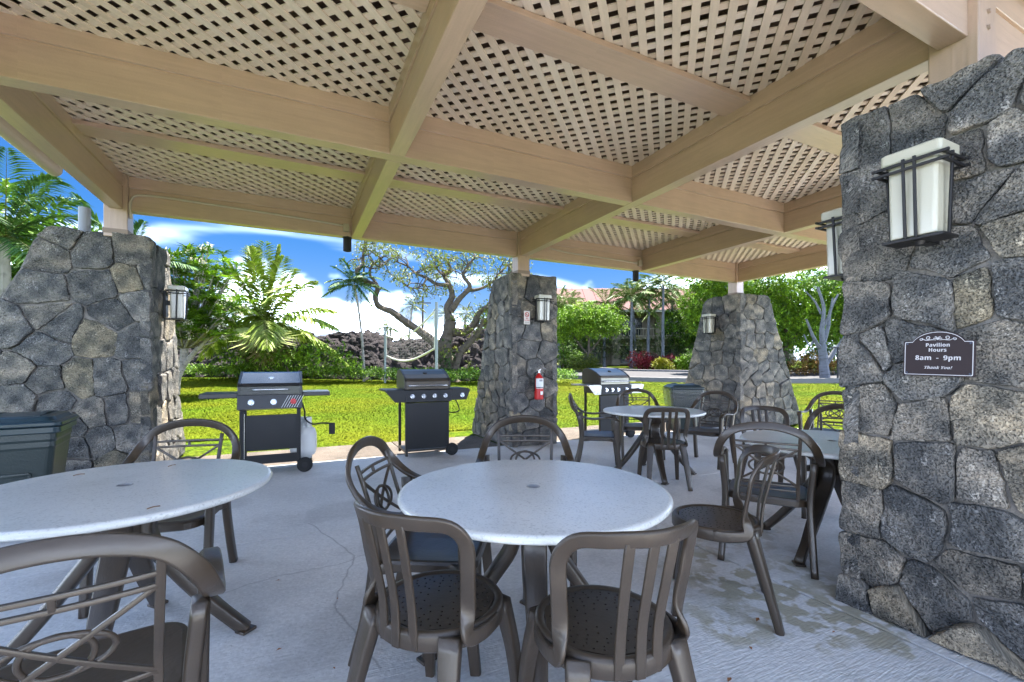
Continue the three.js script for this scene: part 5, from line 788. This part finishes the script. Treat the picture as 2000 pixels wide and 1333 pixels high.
// utility pole far behind
{ const t = thing('utility_pole', 'thin utility pole with a crossarm far behind the volleyball net', 'pole', onGround(-11.9, 60), -YAW); part('pole', cyl(0.16, 0.12, 8.9, 0, 0, 0, 10), M.bark, t); part('crossarm', box(2.2, 0.14, 0.14, 0, 8.0, 0), M.bark, t); }
// distant palms and treeline
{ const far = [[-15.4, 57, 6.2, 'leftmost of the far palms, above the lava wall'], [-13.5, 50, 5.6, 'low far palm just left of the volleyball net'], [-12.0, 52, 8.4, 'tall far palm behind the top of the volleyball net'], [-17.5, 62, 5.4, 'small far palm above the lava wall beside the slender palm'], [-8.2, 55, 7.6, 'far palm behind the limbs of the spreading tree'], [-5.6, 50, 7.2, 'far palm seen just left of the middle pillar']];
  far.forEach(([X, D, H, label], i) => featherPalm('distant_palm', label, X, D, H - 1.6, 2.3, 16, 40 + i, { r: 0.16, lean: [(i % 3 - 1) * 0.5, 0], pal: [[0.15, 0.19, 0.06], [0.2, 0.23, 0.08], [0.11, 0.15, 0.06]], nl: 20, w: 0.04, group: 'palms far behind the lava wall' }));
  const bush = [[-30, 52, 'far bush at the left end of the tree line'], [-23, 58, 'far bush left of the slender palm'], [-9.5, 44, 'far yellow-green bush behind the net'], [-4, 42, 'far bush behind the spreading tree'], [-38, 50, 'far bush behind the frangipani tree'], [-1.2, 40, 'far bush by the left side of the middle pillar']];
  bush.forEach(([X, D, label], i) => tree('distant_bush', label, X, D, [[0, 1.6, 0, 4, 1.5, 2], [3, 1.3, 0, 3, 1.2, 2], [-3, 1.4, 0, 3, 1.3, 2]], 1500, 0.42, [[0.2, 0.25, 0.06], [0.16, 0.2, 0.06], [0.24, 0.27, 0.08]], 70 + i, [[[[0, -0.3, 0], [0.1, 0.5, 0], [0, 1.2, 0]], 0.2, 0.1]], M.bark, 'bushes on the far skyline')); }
// palms behind the left pillar
featherPalm('feather_palm', 'dark feather palm rising behind the left end of the dark pillar', -12.6, 11.2, 4.2, 3.3, 20, 301, { r: 0.14, pal: DEEP, nl: 46 });
featherPalm('feather_palm', 'feather palm behind the wooden corner post on the left', -11.6, 13.5, 3.6, 3.0, 18, 302, { r: 0.13, pal: DEEP, nl: 44 });
featherPalm('feather_palm', 'bright feather palm at the far left edge, low beside the pillar', -14.6, 12.2, 2.6, 3.1, 18, 303, { r: 0.13, pal: GREEN, nl: 44 });

// ---------------------------------------------------------------- garden and lodge on the right
{ // two-storey lodge
  const t = thing('lodge_building', 'two-storey beige lodge with a dusty red roof behind the garden palms', 'building', onGround(17, 52), -YAW), wallM = std(lin(0.22, 0.19, 0.15), 0.9), roofM = std(lin(0.12, 0.05, 0.047), 0.9), darkM = std(lin(0.03, 0.035, 0.04), 0.15), trim = std(lin(0.4, 0.36, 0.3), 0.8);
  part('wall', [box(30, 6.2, 0.3, 0, 3.1, -3), box(30, 0.25, 3, 0, 3.15, -1.5), box(30, 0.4, 0.3, 0, 6.2, 0)].map(g => boxUV(g)), wallM, t);
  for (let i = 0; i < 7; i++) part('column', box(0.9, 6.2, 0.6, -15 + i * 5, 3.1, -0.1), wallM, t);
  for (let i = 0; i < 6; i++) for (const y of [1.3, 4.7]) { const w = part('window', box(2.6, 2.1, 0.1, -12.5 + i * 5, y, -2.82), darkM, t); part('mullion', box(0.1, 2.1, 0.14, -12.5 + i * 5, y, -2.8), trim, w); part('frame', [box(2.8, 0.1, 0.14, -12.5 + i * 5, y + 1.1, -2.8), box(2.8, 0.1, 0.14, -12.5 + i * 5, y - 1.1, -2.8)], trim, w); }
  for (let i = 0; i < 6; i++) { const b = part('balcony_rail', [box(4.1, 0.09, 0.09, -12.5 + i * 5, 4.25, -0.1), box(4.1, 0.07, 0.07, -12.5 + i * 5, 3.4, -0.1)], trim, t); for (let k = 0; k < 14; k++) part('baluster', box(0.05, 0.8, 0.05, -14.4 + i * 5 + k * 0.29, 3.82, -0.1), trim, b); }
  const s = new THREE.Shape(); [[1.2, 6.25], [-4.2, 9.6], [-9.4, 6.25], [-9.4, 6.1], [1.2, 6.1]].forEach(([z, y], i) => i ? s.lineTo(z, y) : s.moveTo(z, y)); const rg = new THREE.ExtrudeGeometry(s, { depth: 32, bevelEnabled: false }); rg.rotateY(-Math.PI / 2); rg.translate(16, 0, 0); const rf = part('roof', boxUV(rg), roofM, t);
  const ribs = []; for (let k = 0; k < 26; k++) ribs.push(bar([V(-15.8 + k * 1.26, 6.3, 1.15), V(-15.8 + k * 1.26, 9.62, -4.15)], 0.12, 0.06, UX.clone())); part('roof_seams', ribs, roofM, rf); part('fascia', box(32.1, 0.28, 0.1, 0, 6.15, 1.25), trim, rf);
}
const trunk = (h, r, x = 0, z = 0) => [[[x, -0.2, z], [x + 0.05, h * 0.4, z], [x, h, z]], r, r * 0.6];
tree('shade_tree', 'rounded bright green shade tree right of the middle pillar', 6.1, 36, [[-1.2, 4.0, 0, 1.9, 1.3, 1.8], [0.9, 4.2, 0, 1.9, 1.3, 1.8], [-0.2, 4.6, 0.3, 2.2, 1.0, 1.8], [2.0, 3.7, 0, 1.2, 0.9, 1.2], [-2.4, 3.4, 0.3, 1.1, 1.0, 1.1], [0, 3.3, 0.8, 2.2, 0.6, 1.2]], 14000, 0.2, LIME, 111, [trunk(3.4, 0.14), [[[0, 1.5, 0], [0.9, 2.6, 0], [1.4, 3.8, 0]], 0.08, 0.03], [[[0, 1.4, 0], [-0.9, 2.5, 0], [-1.5, 3.6, 0]], 0.08, 0.03]]);
tree('clipped_bush', 'rounded clipped green bush below the shade tree', 5.55, 34.6, [[0, 0.8, 0, 1.2, 0.75, 1.1], [-0.4, 0.6, 0.2, 1.1, 0.6, 1], [0.5, 0.65, 0.2, 0.9, 0.6, 0.9]], 5200, 0.11, [[0.1, 0.14, 0.012], [0.15, 0.18, 0.016], [0.07, 0.11, 0.012]], 112, [trunk(0.5, 0.06)]);
tree('leafy_tree', 'loose leafy tree left of the shade tree, touching the middle pillar', 4.3, 38, [[0, 2.2, 0, 1.2, 1.6, 1], [0.5, 1.1, 0.4, 1.2, 0.8, 1], [-0.5, 3.4, 0, 1, 0.8, 1]], 2600, 0.2, GREEN, 113, [trunk(2.4, 0.09)]);
tree('tall_tree', 'bright green tree showing left of the pale corner pillar', 13.2, 31, [[0, 5.0, 0, 1.7, 1.5, 1.5], [1.6, 5.6, 0, 1.8, 1.5, 1.6], [-0.4, 3.6, 0.4, 1.2, 0.9, 1.1], [2.8, 4.6, 0.2, 1.6, 1.5, 1.4], [0.6, 6.4, 0, 1.9, 1.0, 1.6]], 15000, 0.22, LIME, 121, [trunk(5, 0.16), [[[0, 2.5, 0], [1, 3.8, 0], [2, 5, 0]], 0.09, 0.03]]);
tree('tall_tree', 'large dense green tree right of the pale corner pillar', 17.6, 29, [[0, 4.6, 0, 2.2, 2.0, 1.8], [2.2, 5.2, -0.3, 2.2, 1.9, 1.8], [-1.2, 3.2, 0.3, 1.5, 1.2, 1.4], [1.0, 2.6, 0.4, 2.0, 1.3, 1.4], [3.4, 3.4, 0, 1.8, 1.6, 1.5], [-1.6, 5.8, 0, 1.9, 1.4, 1.6], [4.8, 5.2, 0, 2, 2, 1.6]], 26000, 0.22, LIME, 122, [trunk(4.6, 0.22), [[[0, 1.8, 0], [1.2, 3.2, 0], [2.2, 4.8, 0]], 0.12, 0.04], [[[0, 1.5, 0], [-0.9, 2.8, 0], [-1.4, 4.6, 0]], 0.1, 0.04]]);
{ // pale bare-trunked tree
  const t = thing('pale_trunk_tree', 'tree with smooth pale blue-grey forking trunk at the far right', 'tree', onGround(16.7, 24), -YAW), k = 0.0273, P = (l, dz) => l.map(([x, y], i) => V((x - 1612) * k, (690 - y) * k, dz * i / l.length));
  [[[[1614, 712], [1610, 665], [1606, 620]], 0.26, 0.2, 0], [[[1606, 625], [1603, 590], [1604, 550], [1590, 510]], 0.14, 0.06, 0.4], [[[1606, 630], [1590, 615], [1575, 590], [1564, 572]], 0.12, 0.05, 0.6], [[[1608, 620], [1620, 585], [1628, 550], [1645, 520]], 0.12, 0.05, -0.4], [[[1605, 590], [1614, 565], [1618, 530]], 0.08, 0.04, 0.5], [[[1612, 660], [1630, 630], [1650, 600], [1662, 570]], 0.13, 0.06, 0.3], [[[1604, 560], [1596, 535], [1580, 512]], 0.07, 0.03, -0.5], [[[1590, 612], [1580, 622], [1567, 600]], 0.06, 0.03, 0.2]].forEach(([l, r0, r1, dz], i) => part(i ? 'limb' : 'trunk', limb(P(l, dz), r0, r1, 16, 9, i), M.barkPale, t));
  part('crown', crown([[0.4, 5.6, 0, 1.6, 0.6, 1.4], [1.6, 5.0, 0, 1.2, 0.7, 1.2]], 1500, 0.2, GREEN, 5), leafM, t);
}
tree('croton_bush', 'orange-bronze leafed bush right of the pale corner pillar', 17.9, 27, [[0, 0.8, 0, 1.2, 0.8, 1], [-0.6, 0.6, 0.2, 0.9, 0.6, 0.8], [0.6, 0.7, 0.2, 0.8, 0.6, 0.8]], 3600, 0.14, [[0.26, 0.14, 0.03], [0.2, 0.1, 0.03], [0.3, 0.2, 0.04], [0.12, 0.12, 0.03]], 131, [trunk(0.5, 0.05)]);
tree('dark_shrub', 'dark green shrub between the bronze bush and the pale trunk', 19.2, 27.5, [[0, 1.0, 0, 1.3, 1.0, 1], [1.6, 0.9, 0, 1.3, 0.9, 1], [-2.8, 0.9, -0.6, 1.2, 0.8, 0.8]], 3600, 0.16, DEEP, 132, [trunk(0.6, 0.05)]);
for (const [X, D, pal, s, label] of [[11.3, 40, [[0.3, 0.03, 0.05], [0.22, 0.02, 0.05], [0.4, 0.06, 0.07]], 1.15, 'crimson ti shrub left of the garden palms'], [12.6, 40.4, [[0.16, 0.015, 0.05], [0.1, 0.012, 0.03]], 1.0, 'dark purple ti shrub among the garden palms'], [14.0, 40, [[0.18, 0.015, 0.04], [0.24, 0.03, 0.05]], 0.9, 'deep red ti shrub right of the yellow bush'], [12.6, 38, [[0.3, 0.28, 0.02], [0.24, 0.26, 0.02]], 0.75, 'low yellow bush in front of the ti shrubs'], [15.6, 38, GREEN, 1.3, 'round green bush near the pale corner pillar'], [14.6, 38.6, LIME, 0.9, 'small light green bush beside the yellow one']]) tree('garden_shrub', label, X, D, [[0, 0.7 * s, 0, 0.95 * s, 0.75 * s, 0.8], [0.5 * s, 0.5 * s, 0.2, 0.7 * s, 0.5 * s, 0.7]], 1500, 0.2, pal, Math.round(X * 31 + D), [trunk(0.4, 0.05)], M.bark, 'shrubs in the bed before the lodge');
{ const gp = [[11.4, 43, 7.4, 'leaning garden palm left of the lodge balcony'], [13.6, 45, 8.2, 'thick garden palm in the middle of the lodge front'], [14.4, 43, 8.6, 'pale garden palm right of the lodge column'], [12.9, 47, 7.8, 'thin garden palm before the lodge roof'], [9.4, 46, 7.0, 'garden palm with low fronds beside the shade tree'], [6.2, 47, 6.8, 'garden palm above the shade tree'], [4.6, 44, 6.4, 'garden palm by the right edge of the middle pillar'], [16.8, 47, 7.4, 'garden palm at the right end of the lodge']];
  gp.forEach(([X, D, H, label], i) => featherPalm('garden_palm', label, X, D, H - 0.6, 3.3, 22, 200 + i, { r: 0.17, lean: [(hash(i, 3, 5) - 0.5) * 1.2, 0], bark: M.barkPale, pal: [[0.14, 0.22, 0.05], [0.2, 0.28, 0.08], [0.1, 0.16, 0.04]], nl: 24, w: 0.04, group: 'palms in front of the lodge' })); }
tree('hedge_row', 'pale flowering hedge along the lodge front', 13.6, 46, [[-5, 1.9, 0, 2, 1.3, 1], [-2, 2.1, 0, 2, 1.5, 1], [1.5, 2.0, 0, 2.2, 1.5, 1], [4.5, 2.1, 0, 2, 1.6, 1], [-8, 1.7, 0, 2, 1.4, 1]], 7000, 0.22, GREYG.concat([[0.12, 0.2, 0.04]]), 141, [trunk(1.6, 0.08), trunk(1.6, 0.08, 3), trunk(1.6, 0.08, -4)]);
{ // backdrop trees either side of the lodge
  const bd = [[-0.5, 52, 'tree behind the middle pillar'], [3.5, 56, 'backdrop tree left of the lodge'], [22.5, 40, 'backdrop tree right of the pale trunk'], [27, 36, 'backdrop tree at the right end of the road'], [20, 46, 'backdrop tree behind the large dense tree'], [34, 34, 'backdrop tree past the road beside the near pillar'], [4.8, 49, 'backdrop tree just right of the middle pillar'], [-19.5, 17, 'leafy tree behind the far left end of the dark pillar']];
  bd.forEach(([X, D, label], i) => tree('backdrop_tree', label, X, D, [[0, 5, 0, 3.4, 2.6, 2.4], [2.8, 4, 0, 2.6, 2.2, 2], [-2.6, 4.2, 0, 2.6, 2.2, 2], [0, 2.4, 0.4, 3.2, 1.6, 2]], 9000, 0.36, GREEN, 160 + i, [trunk(4, 0.22)], M.bark, 'trees closing the view on the right')); }
{ // black signpost on the far right
  const t = thing('crossbar_post', 'thin black post with a crossbar beside the pale-trunked tree', 'post', onGround(16.5, 22.8), -YAW); part('post', cyl(0.05, 0.045, 1.75, 0, 0, 0, 10), M.iron, t); part('crossbar', box(0.9, 0.06, 0.06, 0, 1.74, 0), M.iron, t); part('notice', box(0.13, 0.42, 0.02, 0.06, 1.15, 0.06), M.white, t); }
{ // loose lava rocks edging the bed
  const R = rng(401), base = new THREE.IcosahedronGeometry(1, 1), p = base.attributes.position; for (let i = 0; i < p.count; i++) { const k = 0.75 + 0.5 * noise3(p.getX(i) * 2, p.getY(i) * 2, p.getZ(i) * 2, 8); p.setXYZ(i, p.getX(i) * k, p.getY(i) * k * 0.7, p.getZ(i) * k); } base.computeVertexNormals();
  for (let i = 0; i < 22; i++) { const o = part(numbered('edging_rock'), base, M.lava, scene), X = 15.4 + i * 0.26 + R() * 0.2, s = 0.16 + R() * 0.2; o.position.set(...onGround(X, 26 + R() * 0.8)); o.scale.set(s, s, s); o.rotation.set(R() * 6, R() * 6, 0); tag(o, 'dark lava rock edging the planting bed before the bronze bush', 'rock', 'lava rocks edging the right-hand bed'); } }
shadows(scene);
renderer.render(scene, camera);
